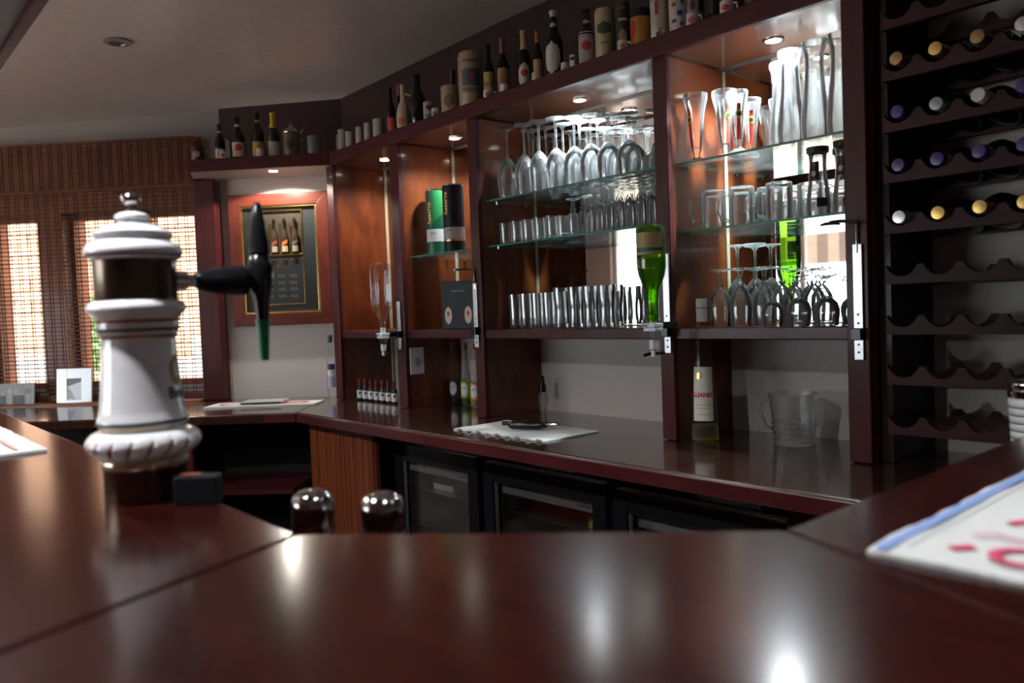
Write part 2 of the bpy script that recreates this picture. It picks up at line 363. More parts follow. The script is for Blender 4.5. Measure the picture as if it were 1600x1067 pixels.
def gshelf(a, b, z, y0=1.85):
    m = MB().box(a+.003, b-.003, y0+.0015, 2.088, z-.006, z); o = m.build('glass_shelf', SHELFG, unit)
    MB().box(a+.003, b-.003, y0, y0+.0015, z-.006, z).build('polished_edge', SHELFE, o)
    for x in (a+.006, b-.006):
        for y in (1.90, 2.04): MB().lathe([(0, -.012), (.005, -.012), (.005, -.0065), (0, -.0065)], 8, x, y, z).build('shelf_pin', CHROME, o)
gshelf(-2.735, -2.28, 1.552); gshelf(-2.23, -1.432, 1.716); gshelf(-2.23, -1.432, 1.553)
gshelf(-1.384, -.884, 1.712); gshelf(-1.384, -.884, 1.522)
# shelf over the picture bay (mitred to the main top shelf)
ps = empty('picture_bay_shelf', (PX, PY, 0), R45); tag(ps, 'short dark shelf of steins above the framed whisky picture', 'shelf')
MB().prism([(-.53, -.28), (.134, -.28), (.143, -.258), (-.53, -.258)], 2.008, 2.063).build('fascia_board', W_FRAMEH, ps, bevel=.004)
MB().prism([(-.53, -.257), (.14, -.257), (.03, -.001), (-.500, -.001), (-.500, -.072), (-.60, -.072)], 2.012, 2.060).build('shelf_board', mat('cream_underside', (.50, .45, .40), .4), ps)
# back counter tops
bc = empty('back_counter', (0, 0, 0)); tag(bc, 'glossy dark wood counter running under the shelving and past the picture', 'counter')
MB().prism([(.9, 1.48), (.9, 2.099), (-3.34, 2.099), (-3.53, 1.90), (-3.056, 1.48)], .888, .93).build('worktop', W_BACK, bc, bevel=.006)
MB().prism([(-3.058, 1.478), (-3.536, 1.896), (-4.02, 1.40), (-5.0, .42), (-4.06, .39)], .888, .929).build('worktop', W_BACK, bc, bevel=.006)
LIP = wood('red_lipping', (.065, .012, .014), (.10, .02, .02), (2, 20, 20), .3, .6, 4)
MB().box(-3.05, .9, 1.4735, 1.4795, .889, .925).build('edge_lipping', LIP, bc, bevel=.002)
MB().box(-1.9, -.005, -.004, .0, .889, .925).build('edge_lipping', LIP, bc, loc=(-3.056, 1.478, 0), rz=R45, bevel=.002)
MB().box(-3.03, -2.54, 1.53, 1.55, .05, .886).build('striped_panel', W_STRIP, bc)
for i in range(7): MB().box(-3.03+i*.07, -3.03+i*.07+.0665, 1.522, 1.531, .05, .886).build('panel_board', W_STRIP, bc, bevel=.001)
MB().box(-3.03, .85, 2.06, 2.09, .0, .886).build('rear_board', W_DARK, bc)
MB().box(-.895, -.85, 1.55, 2.05, 0, .886).build('end_panel', W_FRAME, bc)
MB().box(-.85, .85, 1.55, 1.57, 0, .886).build('front_panel', W_FRAME, bc)
MB().box(-3.05, -3.03, 1.53, 2.05, 0, .886).build('cupboard_side', W_DARK, bc)
cl = empty('cupboard_carcase', (-3.056, 1.478, 0), R45, bc)
MB().box(-.50, -.465, .03, .06, 0, .886).build('cupboard_post', W_FRAME, cl)
MB().box(-.50, -.04, .03, .40, .585, .605).build('cupboard_shelf', W_FRAME, cl)
MB().box(-.52, -.50, .05, .40, 0, .886).build('cupboard_side', W_DARK, cl)
MB().box(-2.0, -.52, .10, .12, 0, .886).build('cupboard_front', W_DARK, cl)
MB().box(-2.0, -.03, .41, .43, 0, .886).build('cupboard_back', BLACKM, cl)

# ------------------------------------------------------------------ wine rack
rk = empty('wine_rack', (0, 0, 0)); tag(rk, 'dark mahogany scalloped wine rack at the right end of the back bar', 'wine rack')
MB().box(.44, .48, 1.82, 2.098, .932, 2.008).build('side_panel', W_FRAME, rk)
MB().box(-.829, -.80, 1.86, 2.098, .932, 2.008).build('side_lining', W_DARK, rk)
VX = [-.764+.0808*i for i in range(15)]
def scallop(zb_, y0, y1):
    pts = [(-.80, zb_)]
    top = []
    for i, vx in enumerate(VX):
        for k in range(9):
            t = -1+2*k/8; x = vx+t*.0345; zz = zb_+.0165+(1-math.sqrt(max(0, 1-(t*.93)**2)))*.041
            if x > -.80: top.append((x, zz))
    top[0] = (-.799, top[0][1]); pts = [(-.799, zb_)]+top+[(.439, top[-1][1]), (.439, zb_)]
    return MB().extr_y(pts, y0, y1)
for k in range(9):
    z = 1.004+.1133*k
    scallop(z, 1.83, 1.85).build('scalloped_rail', W_RACK, rk)
    scallop(z-.004, 2.03, 2.045).build('scalloped_rail', W_RACK, rk)

# ------------------------------------------------------------------ near bar
bar = empty('bar_counter', (0, 0, 0)); tag(bar, 'large glossy red-brown wooden bar counter wrapping the foreground', 'bar counter')
A1, A2 = (-.753, .360), (-.400, .687)           # inner corners
m1 = (A1[0]+.383*.62, A1[1]-.924*.62); m2 = (A2[0]+.924*.62, A2[1]-.383*.62)
g = .0012
MB().prism([(-4.05, .368), (A1[0]-g, .360), (m1[0]-g, m1[1]), (-4.05, m1[1])], 1.062, 1.10).build('bar_top_board', W_TOP, bar, bevel=.004)
MB().prism([(A1[0]+g, A1[1]+g), (A2[0]-.0, A2[1]-g), (m2[0], m2[1]-g), (m1[0]+g, m1[1])], 1.062, 1.10).build('bar_top_board', W_TOP, bar, bevel=.004, )
MB().prism([(A2[0], A2[1]+g), (A2[0]+.004, 1.47), (m2[0], 1.47), (m2[0], m2[1]+g)], 1.062, 1.10).build('bar_top_board', W_TOPY, bar, bevel=.004)
MB().box(-4.0, -.62, -.20, -.17, 0, 1.06).build('front_panel', W_PANEL, bar)
MB().prism([(-.60, -.19), (-.57, -.21), (.15, .43), (.13, .46)], 0, 1.06).build('front_panel', W_PANEL, bar)
MB().box(.13, .16, .47, 1.46, 0, 1.06).build('front_panel', W_PANEL, bar)
MB().prism([(-3.9, .10), (-.85, .10), (-.27, .62), (-.20, .62), (-.20, 1.40), (-.46, 1.40), (-.46, .78), (-.86, .42), (-.93, .49), (-.62, .53), (-.93, .52), (-3.9, .52)][:7]+[(-.62, .62), (-.95, .54), (-3.9, .54)], .85, .87).build('work_shelf', W_DARK, bar)
for x in (-3.8, -2.6, -1.5): MB().box(x, x+.03, -.165, .30, 0, .849).build('support_board', W_DARK, bar)
# overhead canopy (hung from the ceiling above the bar)
cn = empty('overhead_canopy', (0, 0, 0)); tag(cn, 'dark panelled canopy hanging above the bar at top left', 'canopy')
CNM = mat('canopy_underside', (.10, .10, .115), .35)
MB().prism([(-4.05, .33), (-.80, .33), (-.55, -.18), (-4.05, -.18)], 1.915, 1.965).build('canopy_board', CNM, cn)
MB().prism([(-.795, .33), (-.40, .69), (.12, .45), (-.545, -.18)], 1.915, 1.965).build('canopy_board', CNM, cn)  # this board and the next are unseen, added to shade the upper rack
MB().prism([(-.40, .695), (-.40, 1.45), (.12, 1.45), (.12, .455)], 1.915, 1.965).build('canopy_board', CNM, cn)
MB().box(-4.05, -.80, .331, .35, 1.905, 1.975).build('canopy_fascia', W_FRAMEH, cn)
for x, y in ((-3.9, -.05), (-1.0, -.05), (-.15, .40), (0, 1.3)): MB().tube([(x, y, 1.965), (x, y, ceil_z(x, y)+.01)], .008, 8).build('hanging_rod', CHROME, cn)

# ------------------------------------------------------------------ blinds
def blind(s0, s1, label):
    b = empty('bamboo_blind', L(0, 0, 0), R45); tag(b, label, 'blind', 'woven bamboo blinds')
    r = MB(); z = .965; k = 0
    while z < 2.0:
        h = .0055+random.uniform(-.001, .001); y = random.uniform(-.0008, .0008)
        r.box(s0, s1, .012+y, .015+y, z, z+h); z += .0205; k += 1
    o = r.build('reed_slats', W_BLIND, b); o['kind'] = 'stuff'
    r = MB(); x = s0+.03
    while x < s1: r.box(x, x+.003, .0095, .0115, .96, 2.0).box(x+.015, x+.018, .0095, .0115, .96, 2.0); x += .0515
    o = r.build('warp_cords', mat('blind_cord', (.06, .02, .012), .8), b); o['kind'] = 'stuff'
    r = MB(); z = 2.005
    while z < 2.228: r.box(s0, s1, -.016, -.012, z, z+.0145); z += .0165
    o = r.build('valance_reeds', W_BLIND, b); o['kind'] = 'stuff'
    r = MB(); x = s0+.03
    while x < s1: r.box(x, x+.003, -.0185, -.0165, 1.99, 2.225).box(x+.015, x+.018, -.0185, -.0165, 1.99, 2.225); x += .0515
    o = r.build('valance_cords', mat('blind_cord', (.06, .02, .012), .8), b); o['kind'] = 'stuff'
    MB().box(s0, s1, -.020, -.010, 1.985, 2.002).build('valance_hem', W_BLIND, b)
    MB().box(s0, s1, .0, .038, 2.19, 2.215).build('head_rail', W_SILL, b)
    MB().box(s0, s1, .009, .019, .942, .962).build('bottom_rail', W_BLIND, b, bevel=.002)
blind(-1.86, -.618, 'woven bamboo blind with brown valance beside the dark post')
blind(-4.35, -1.87, 'woven bamboo blind at the far left end of the window')

# ------------------------------------------------------------------ downlights
def downlight(x, y, z, label, col, power, size=140, blend=.75):
    k = 1.0
    d = empty('downlight', (x, y, z)); tag(d, label, 'ceiling light', 'downlights under the top shelf')
    MB().lathe([(.021*k, -.001), (.021*k, -.004), (.028*k, -.004), (.030*k, -.001), (.030*k, 0)], 28).build('trim_ring', CHROME, d, smooth=True)
    MB().lathe([(0, -.002), (.0205*k, -.002)], 28).build('lens', mat('led_'+label[:6], col, .5, emit=28), d)
    l = bpy.data.lights.new('downlight_beam', 'SPOT'); l.energy = power; l.color = col; l.spot_size = math.radians(size); l.spot_blend = blend; l.shadow_soft_size = .018
    o = bpy.data.objects.new('downlight_beam', l); C.objects.link(o); o.location = (0, 0, -.012); o.parent = d
WARM, COOL = (1, .95, .80), (.86, .95, 1)
x, y, _ = L(-.155, -.165)
downlight(-3.543, 1.658, 2.012, 'round downlight above the framed whisky picture', WARM, 22, 152, .15)
downlight(-3.06, 1.962, 2.012, 'round downlight above the clear upside-down spirit bottle', (1, .98, .88), 13)
downlight(-2.542, 1.961, 2.012, 'round downlight above the green and black whisky tubes', COOL, 17)
downlight(-1.855, 1.965, 2.012, 'round downlight above the rows of upturned wine glasses', COOL, 46)
downlight(-1.141, 1.965, 2.012, 'round downlight above the flared beer glasses', COOL, 75)
cf = empty('ceiling_downlight', (-3.30, .935, ceil_z(-3.3, .935)-.001)); tag(cf, 'small unlit round fitting in the ceiling', 'ceiling light')
MB().lathe([(.028, 0), (.030, -.007), (.048, -.005), (.052, 0)], 28).build('trim_ring', mat('dull_nickel', (.35, .33, .32), .4, .6), cf, smooth=True)
MB().lathe([(0, -.002), (.029, -.003)], 24).build('lens', mat('unlit_lens', (.15, .13, .12), .3), cf)
RM = (.97, .98, 1)
for i, (x, y, pw_) in enumerate([(-.12, 1.02, 14), (-.28, .42, 9), (-1.02, .08, 28), (-2.1, .08, 30), (-3.1, .08, 26)]):  # unseen downlights, added to light the bar top, tower and lower wall
    z = 1.9145
    d = empty('canopy_downlight', (x, y, z)); tag(d, ['canopy downlight above the blue-striped towel', 'canopy downlight above the mitred front of the bar', 'canopy downlight above the beer tower', 'canopy downlight above the left towel', 'canopy downlight at the far left end of the bar'][i], 'ceiling light', 'downlights in the canopy')
    MB().lathe([(.026, 0), (.028, -.004), (.036, -.004), (.039, 0)], 24).build('trim_ring', CHROME, d, smooth=True)
    MB().lathe([(0, -.002), (.025, -.002)], 24).build('lens', mat('led_room', RM, .5, emit=25), d)
    l = bpy.data.lights.new('downlight_beam', 'SPOT'); l.energy = pw_; l.color = RM; l.spot_size = math.radians(100 if i < 2 else 150); l.spot_blend = .6 if i < 2 else .35; l.shadow_soft_size = .022
    o = bpy.data.objects.new('downlight_beam', l); C.objects.link(o); o.location = (0, 0, -.012); o.parent = d
# portal lights: only guide the daylight through the real openings
for x0, x1, z0, z1 in bo[:]:
    pl = bpy.data.lights.new('daylight_portal', 'AREA'); pl.shape = 'RECTANGLE'; pl.size = x1-x0; pl.size_y = z1-z0; pl.cycles.is_portal = True
    po = bpy.data.objects.new('daylight_portal', pl); C.objects.link(po); po.location = ((x0+x1)/2, -3.42, (z0+z1)/2); po.rotation_euler = (PI/2, 0, 0)
#==DETAIL==
# ------------------------------------------------------------------ glassware prototypes (upright profiles)
def flip(prof, h): return [(r, h-z) for r, z in prof]
def gprof(kind, h, r):
    if kind == 'wine':
        return [(0, .0), (r*.92, 0), (r*.92, .002), (r*.3, .006), (.0042, .016), (.0036, h*.28), (.0042, h*.42), (r*.42, h*.46), (r*.82, h*.55), (r*1.0, h*.68), (r*1.0, h*.78), (r*.86, h), (r*.84, h), (r*.97, h*.78), (r*.97, h*.68), (r*.78, h*.56), (r*.38, h*.475), (0, h*.455)]
    if kind == 'goblet':
        return [(0, 0), (r*.95, 0), (r*.95, .003), (r*.25, .008), (.006, .016), (.0055, h*.22), (.011, h*.27), (.006, h*.31), (r*.55, h*.38), (r*.95, h*.52), (r, h*.68), (r*.88, h), (r*.86, h), (r*.97, h*.68), (r*.9, h*.53), (r*.5, h*.4), (0, h*.37)]
    if kind == 'tumbler':
        return [(0, 0), (r*.9, 0), (r*.93, .003), (r, h), (r*.95, h), (r*.86, .012), (0, .010)]
    if kind == 'highball':
        return [(0, 0), (r*.86, 0), (r*.9, .004), (r*.93, h*.4), (r, h), (r*.95, h), (r*.86, h*.4), (r*.8, .014), (0, .012)]
    if kind == 'waist':      # curvy pilsner tumbler
        return [(0, 0), (r*.9, 0), (r*.92, .006), (r*.8, h*.3), (r*.82, h*.5), (r, h*.85), (r*.98, h), (r*.93, h), (r*.94, h*.85), (r*.76, h*.5), (r*.74, h*.3), (r*.8, .016), (0, .014)]
    if kind == 'weizen':
        return [(0, 0), (r*.85, 0), (r*.88, .01), (r*.72, h*.1), (r*.66, h*.25), (r*.74, h*.45), (r*.95, h*.72), (r, h*.85), (r*.92, h), (r*.88, h), (r*.95, h*.85), (r*.9, h*.72), (r*.69, h*.45), (r*.6, h*.25), (r*.6, h*.13), (0, h*.1)]
    if kind == 'flared':
        return [(0, 0), (r*.78, 0), (r*.8, .006), (r*.3, .016), (r*.28, .024), (r*.42, .034), (r*.6, h*.5), (r*.72, h*.72), (r*1.02, h*.93), (r*1.02, h), (r*.97, h), (r*.97, h*.93), (r*.67, h*.72), (r*.55, h*.5), (r*.36, .042), (0, .038)]
    if kind == 'flute':
        return [(0, 0), (r*.95, 0), (r*.95, .002), (r*.2, .006), (.0035, .014), (.0035, h*.33), (r*.5, h*.38), (r*.9, h*.55), (r*.85, h), (r*.82, h), (r*.86, h*.55), (0, h*.36)]
    if kind == 'coupe':
        return [(0, 0), (r*.8, 0), (r*.8, .003), (r*.2, .008), (.004, .018), (.004, h*.5), (r*.35, h*.55), (r*.45, h*.66), (r*.9, h*.74), (r, h), (r*.97, h), (r*.86, h*.76), (r*.4, h*.68), (0, h*.56)]
    if kind == 'mug':
        return [(0, 0), (r*.95, 0), (r, .004), (r, h*.9), (r*1.02, h), (r*.94, h), (r*.9, h*.9), (r*.88, .016), (0, .013)]
    if kind == 'stem':
        return [(0, 0), (r, 0), (r, .002), (.004, .009), (.004, h*.35), (r*.5, h*.42), (r*.9, h*.65), (r*.75, h), (r*.72, h), (r*.86, h*.65), (0, h*.4)]
PR = {}
def proto(kind, h, r, inv=False, m=None, n=20):
    key = (kind, round(h, 3), round(r, 3), inv, (m or GLASS).name)
    if key not in PR:
        p = gprof(kind, h, r); p = flip(p, h) if inv else p
        PR[key] = MB().lathe(p, n).mesh(kind+'_mesh', m or GLASS, smooth=True)
    return PR[key]
def glass(name, kind, x, y, z, h, r, label, cat='glass', group=None, inv=False, m=None):
    o = bpy.data.objects.new(name, proto(kind, h, r, inv, m)); C.objects.link(o)
    o.location = (x, y, z+.0006); o.rotation_euler = (0, 0, random.uniform(0, 6))
    tag(o, label, cat, group); return o
def nth(i, n, what):
    if n - i <= 2 and n > 4: return ('rightmost ' if i == n-1 else 'second from right ')+what
    return ('leftmost ' if i == 0 else ORD[i]+' from left ')+what

# --- third compartment, upper glass shelf: upturned wine glasses
XS = [-2.155, -2.068, -1.985, -1.905, -1.825, -1.745, -1.668, -1.592]
HS = [.252, .246, .240, .235, .222, .212, .196, .186]
for i, (x, h) in enumerate(zip(XS, HS)):
    glass('wine_glass', 'wine', x, 1.895+random.uniform(-.006, .006), 1.716, h, .037, nth(i, 8, 'upturned wine glass in front row under the downlight'), 'wine glass', 'upturned wine glasses', True)
for i, x in enumerate(XS[:-1]):
    glass('wine_glass', 'wine', x+.043, 1.966, 1.716, HS[i]-.01, .035, 'upturned wine glass standing behind the front row on the upper shelf', 'wine glass', 'upturned wine glasses in the middle row', True)
for i, x in enumerate(XS):
    glass('wine_glass', 'wine', x+.005, 2.042, 1.716, HS[i]-.02, .034, 'upturned wine glass in the row nearest the mirror, upper shelf', 'wine glass', 'upturned wine glasses nearest the mirror', True)
glass('cocktail_glass', 'coupe', -1.510, 1.935, 1.716, .185, .050, 'upturned wide cocktail glass at the right end beside the wine glasses', 'cocktail glass', None, True)
# --- third compartment, middle glass shelf
for i, x in enumerate([-2.165, -2.105, -2.045, -1.985, -1.925]):
    glass('whisky_tumbler', 'tumbler', x, 1.892, 1.553, .076, .027, nth(i, 5, 'short clear tumbler on the middle glass shelf'), 'tumbler', 'short tumblers on the middle glass shelf')
for i, x in enumerate([-2.135, -2.075, -2.015, -1.955]):
    glass('whisky_tumbler', 'tumbler', x, 1.955, 1.553, .080, .027, 'short clear tumbler behind the front row, middle glass shelf', 'tumbler', 'short tumblers behind')
for i, x in enumerate([-1.885, -1.838, -1.79]):
    glass('liqueur_glass', 'goblet', x, 1.945, 1.553, .132, .023, nth(i, 3, 'small upturned liqueur glass between tumblers and flutes'), 'liqueur glass', 'small upturned liqueur glasses', True)
for i, x in enumerate([-1.87, -1.82]):
    glass('shot_glass', 'tumbler', x, 1.885, 1.553, .068, .022, nth(i, 2, 'small clear shot glass at middle of the shelf'), 'shot glass', 'small shot glasses')
for j in range(4):
    for i in range(7):
        x = -1.745+i*.042+(j%2)*.01
        if x > -1.46: continue
        glass('champagne_flute', 'flute', x, 1.875+j*.056, 1.553, .152, .0195, nth(i, 7, 'upturned champagne flute in the front row') if j == 0 else 'upturned champagne flute packed behind the front row', 'champagne flute', 'upturned flutes' if j == 0 else 'upturned flutes packed behind', True)
# --- third compartment, wooden shelf: highballs and beer tumblers
for i, x in enumerate([-2.14, -2.082, -2.024, -1.966]):
    glass('highball_glass', 'highball', x, 1.90, 1.2505, .122, .026, nth(i, 4, 'upright highball glass on the wooden shelf by the mirror seam'), 'highball glass', 'highball glasses on the wooden shelf', m=GLASS4)
for i, x in enumerate([-2.11, -2.052, -1.994, -1.936]):
    glass('highball_glass', 'highball', x, 1.962, 1.2505, .124, .026, 'highball glass in the second row on the wooden shelf', 'highball glass', 'highball glasses in the second row', m=GLASS4)
for i, x in enumerate([-1.905, -1.838, -1.771, -1.704]):
    glass('beer_tumbler', 'waist', x, 1.898, 1.2505, .136, .030, nth(i, 4, 'tall curvy beer tumbler right of the highball glasses'), 'beer glass', 'curvy beer tumblers', m=GLASS4)
for i, x in enumerate([-1.87, -1.80, -1.735]):
    glass('beer_tumbler', 'waist', x, 1.972, 1.2505, .136, .030, 'tall curvy beer tumbler in the second row on the wooden shelf', 'beer glass', 'curvy beer tumblers behind', m=GLASS4)
glass('brandy_glass', 'goblet', -1.535, 1.95, 1.2505, .115, .036, 'round brandy glass standing behind the green inverted bottle', 'brandy glass', m=GLASS2)
# --- fourth compartment, top glass shelf: flared beer glasses with red stripe and crest
RED = mat('red_enamel', (.62, .05, .03), .35); CRE = mat('crest_yellow', (.75, .62, .12), .35); CRD = mat('crest_dark', (.03, .06, .02), .4)
def flared(x, y, h, r, label, grp, off=0):
    o = glass('beer_glass', 'flared', x, y, 1.712, h, r, label, 'beer glass', grp); fa = face(x, y, off); o.rotation_euler = (0, 0, fa)
    rf = prof_r(gprof('flared', h, r)[:10])
    mb = MB(); vs, fs = grid_patch(.010, h*.56, 2, 10); wrap(mb, vs, fs, rf, h*.50, 0, .0008); mb.build('red_stripe', RED, o)
    mb = MB(); vs, fs = grid_patch(.017, .022, 8, 6, True); wrap(mb, vs, fs, rf, h*.62, 0, .0014); c = mb.build('crest', CRE, o)
    mb = MB(); vs, fs = grid_patch(.011, .014, 6, 4, True); wrap(mb, vs, fs, rf, h*.62, 0, .0020); mb.build('crest_centre', CRD, c)
FG = [(-1.345, 1.895, .190, .033), (-1.268, 1.92, .186, .033), (-1.205, 1.885, .165, .028), (-1.29, 2.0, .182, .031), (-1.215, 1.965, .158, .028), (-1.155, 2.01, .152, .027)]
for i, (x, y, h, r) in enumerate(FG):
    flared(x, y, h, r, ['leftmost flared beer glass with red stripe and crest', 'second flared beer glass from left in front', 'third flared beer glass from left in front, smaller', 'flared beer glass behind the two leftmost ones', 'small flared beer glass behind the third one', 'small flared beer glass beside the tall overturned beer glasses'][i], 'red striped flared beer glasses', [-.9, .5, .2, -.5, .1, .5][i])
for i, (x, y) in enumerate([(-1.120, 1.965), (-1.065, 1.910), (-.994, 1.900), (-.924, 1.895)]):
    glass('tall_beer_glass', 'weizen', x, y, 1.712, .232+(.008 if i else 0), .035, nth(i, 4, 'tall upturned wheat beer glass near the downlight'), 'beer glass', 'tall upturned beer glasses', True, GLASS5)
for i, (x, y) in enumerate([(-1.11, 2.045), (-1.037, 1.985), (-.962, 1.975), (-.940, 2.050), (-1.015, 2.056)]):
    glass('tall_beer_glass', 'weizen', x, y, 1.712, .236, .033, 'tall upturned wheat beer glass packed behind the front ones', 'beer glass', 'tall upturned beer glasses behind', True, GLASS2)
# --- fourth compartment, middle shelf: handled mugs upside down and black-labelled glasses
def mug(x, y, z, h, r, a, label, grp):
    o = bpy.data.objects.new('beer_mug', proto('mug', h, r, True, GLASS4, 24)); C.objects.link(o); o.location = (x, y, z+.0006); o.rotation_euler = (0, 0, a); tag(o, label, 'beer mug', grp)
    pts = [(r-.002, 0, h*.82), (r+.016, 0, h*.86), (r+.028, 0, h*.72), (r+.030, 0, h*.45), (r+.020, 0, h*.2), (r-.002, 0, h*.14)]
    MB().tube(pts, .0055, 8).build('handle', GLASS3, o, smooth=True)
for i, (x, y, a) in enumerate([(-1.298, 1.900, -2.55), (-1.212, 1.905, -2.6), (-1.175, 1.985, -2.6), (-1.115, 1.93, -2.7), (-1.075, 2.02, -2.4)]):
    mug(x, y, 1.522, .104, .034, a, nth(i, 5, 'upturned glass beer mug with round handle'), 'upturned glass beer mugs')
BLK = mat('black_enamel', (.01, .01, .01), .3)
def blackglass(x, y, label):
    h, r = .172, .030; o = glass('beer_glass', 'weizen', x, y, 1.522, h, r, label, 'beer glass', 'black labelled upturned glasses', True); fa = face(x, y); o.rotation_euler = (0, 0, fa)
    p = flip(gprof('weizen', h, r), h); rf = prof_r(p[:10])
    MB().lathe([(r*.9, h-.012), (r*.9, h+.0015), (r*.5, h+.0015)], 20).build('black_foot', BLK, o, smooth=True)
    for (zc, hh, a) in ((h*.66, .045, -.5), (h*.2, .022, .3)):
        mb = MB(); vs, fs = grid_patch(.026, hh, 6, 4); wrap(mb, vs, fs, rf, zc, a, .001); mb.build('black_label', BLK, o)
    mb = MB(); vs, fs = grid_patch(.013, .016, 6, 4, True); wrap(mb, vs, fs, rf, h*.62, -.5, .002); mb.build('crest', mat('silver_print', (.5, .42, .36), .3), o)
blackglass(-.998, 1.915, 'upturned beer glass with black labels beside the mugs')
blackglass(-.965, 1.985, 'upturned beer glass with black labels behind two others')
blackglass(-.918, 1.895, 'upturned beer glass with black labels against the right upright')
# --- fourth compartment, wooden shelf
for i, (x, y) in enumerate([(-1.285, 1.90), (-1.222, 1.905), (-1.168, 1.935), (-1.225, 1.985), (-1.155, 2.005)]):
    glass('water_goblet', 'goblet', x, y, 1.2505, .158, .031, ['leftmost upturned goblet behind the tall liqueur bottle', 'second upturned goblet from left', 'third upturned goblet from left', 'upturned goblet behind the second one', 'upturned goblet close to the mirror'][i], 'goblet', 'upturned goblets on the right wooden shelf', True, GLASS4)
for i, (x, y, h) in enumerate([(-1.110, 1.876, .118), (-1.077, 1.940, .120), (-1.036, 1.878, .128), (-1.002, 1.943, .124), (-.962, 1.878, .126), (-.926, 1.943, .120)]):
    glass('wine_glass', 'wine', x, y, 1.2505, h, .029, nth(i, 6, 'small upturned wine glass right of the goblets'), 'wine glass', 'small upturned wine glasses', True, GLASS4)
for i, (x, y) in enumerate([(-1.32, 2.045), (-1.265, 2.05)]):
    glass('wine_glass', 'wine', x, y, 1.2505, .232, .034, ['left', 'right'][i]+' one of two tall upturned wine glasses close to the mirror', 'wine glass', 'tall thin wine glasses at the back', True)

# ------------------------------------------------------------------ optics and brackets on the uprights
def bracket(x, label, z0=1.18, z1=1.44, arm=True, pad=False):
    b = empty('bottle_bracket', (x, 1.8145, 0)); tag(b, label, 'bottle bracket', 'spirit bottle brackets')
    MB().box(-.011, .011, -.006, 0, z0, z1).build('back_plate', STEEL, b, bevel=.001)
    for z in (z0+.018, z0+.036, z0+.085, z0+.105): MB().lathe([(0, 0), (.0028, 0), (.0028, .001), (0, .001)], 8).build('screw', mat('dark_screw', (.08, .07, .06), .4, .7), b, loc=(0, -.0065, z)).rotation_euler = (PI/2, 0, 0)
    MB().box(-.013, .012, -.020, .0, z0+.046, z0+.074).build('clamp_block', BLACK, b, bevel=.002)
    if arm:
        MB().tube([(0, -.003, z1-.02), (0, -.003, z1+.045), (-.004, -.006, z1+.052), (-.02, -.04, z1+.053), (-.03, -.07, z1+.050)], .004, 8).build('spring_arm', CHROME, b, smooth=True)
        if pad: MB().lathe([(0, 0), (.02, 0), (.022, .004), (.012, .008), (0, .008)], 16).build('rubber_pad', BLACK, b, loc=(-.03, -.07, z1+.042), smooth=True)
    return b
def optic(x, y, z, label):
    d = empty('spirit_optic', (x, y, z)); tag(d, label, 'spirit optic', 'spirit optics')
    MB().box(-.027, .020, -.018, .020, -.006, .006).build('collar', WHITE, d, bevel=.002)
    MB().box(-.022, .020, -.016, .018, -.016, -.0065).build('collar_base', WHITE, d, bevel=.002)
    MB().box(.005, .022, .020, .078, -.010, .008).build('mount_arm', BLACK, d)
    MB().box(-.024, -.006, -.020, -.0185, -.003, .003).build('slot', BLACK, d)
    MB().lathe([(.010, .006), (.011, .028), (0, .028)], 16).build('stopper', WHITE, d, smooth=True)
    MB().lathe([(.017, -.017), (.016, -.026), (.011, -.040), (0, -.040)], 20).build('measure_chamber', GLASS2, d, smooth=True)
    MB().lathe([(.0115, -.040), (.012, -.042), (.011, -.066), (.006, -.070), (0, -.070)], 16).build('spout', mat('frosted_plastic', (.7, .73, .76), .4), d, smooth=True)
    MB().tube([(-.026, -.012, -.083), (-.01, -.004, -.078), (.012, .002, -.077), (.032, .006, -.076)], .0042, 8).build('push_bar', BLACK, d, smooth=True)
    MB().lathe([(0, -.088), (.008, -.086), (.008, -.070), (0, -.070)], 12).build('nozzle', WHITE, d, smooth=True)
def inv_bottle(x, y, prof, zc, gm, label, liquid=None, lab=None, sq=False):
    o = MB().lathe(prof, 4 if sq else 28, a0=PI/4, a1=PI/4+2*PI).build('spirit_bottle', gm, loc=(x, y, zc), smooth=True)
    if sq:
        b = o.modifiers.new('bevel', 'BEVEL'); b.width = .008; b.segments = 4; b.limit_method = 'ANGLE'; b.angle_limit = .7
    tag(o, label, 'spirit bottle', 'inverted spirit bottles')
    if liquid: MB().lathe(liquid[0], 24).build('liquid', liquid[1], o, smooth=True)
    return o
bracket(-2.768, 'aluminium bottle bracket behind the clear inverted bottle', 1.175, 1.37, False)
bracket(-2.262, 'empty aluminium bracket with bent chrome arm left of the wine glasses', 1.187, 1.42)
bracket(-1.400, 'aluminium bracket holding the green inverted bottle', 1.18, 1.46, False)
bracket(-.853, 'empty bracket with black rubber pad on the right upright', 1.173, 1.44, True, True)
# clear bottle, neck down
P = [(0, .275), (.040, .275), (.046, .268), (.046, .110), (.042, .090), (.018, .050), (.0135, .040), (.0135, .0), (0, 0)]
b = inv_bottle(-2.785, 1.742, P, 1.252, GLASS2, 'clear square spirit bottle hung upside down at left', sq=True)
MB().box(-.006, .014, -.034, -.033, .135, .165).build('label', BLACKM, b, rz=-.6)
MB().box(-.012, .012, .033, .034, .12, .19).build('label', WHITE, b)
optic(-2.785, 1.742, 1.238, 'white optic dispenser under the clear inverted bottle')
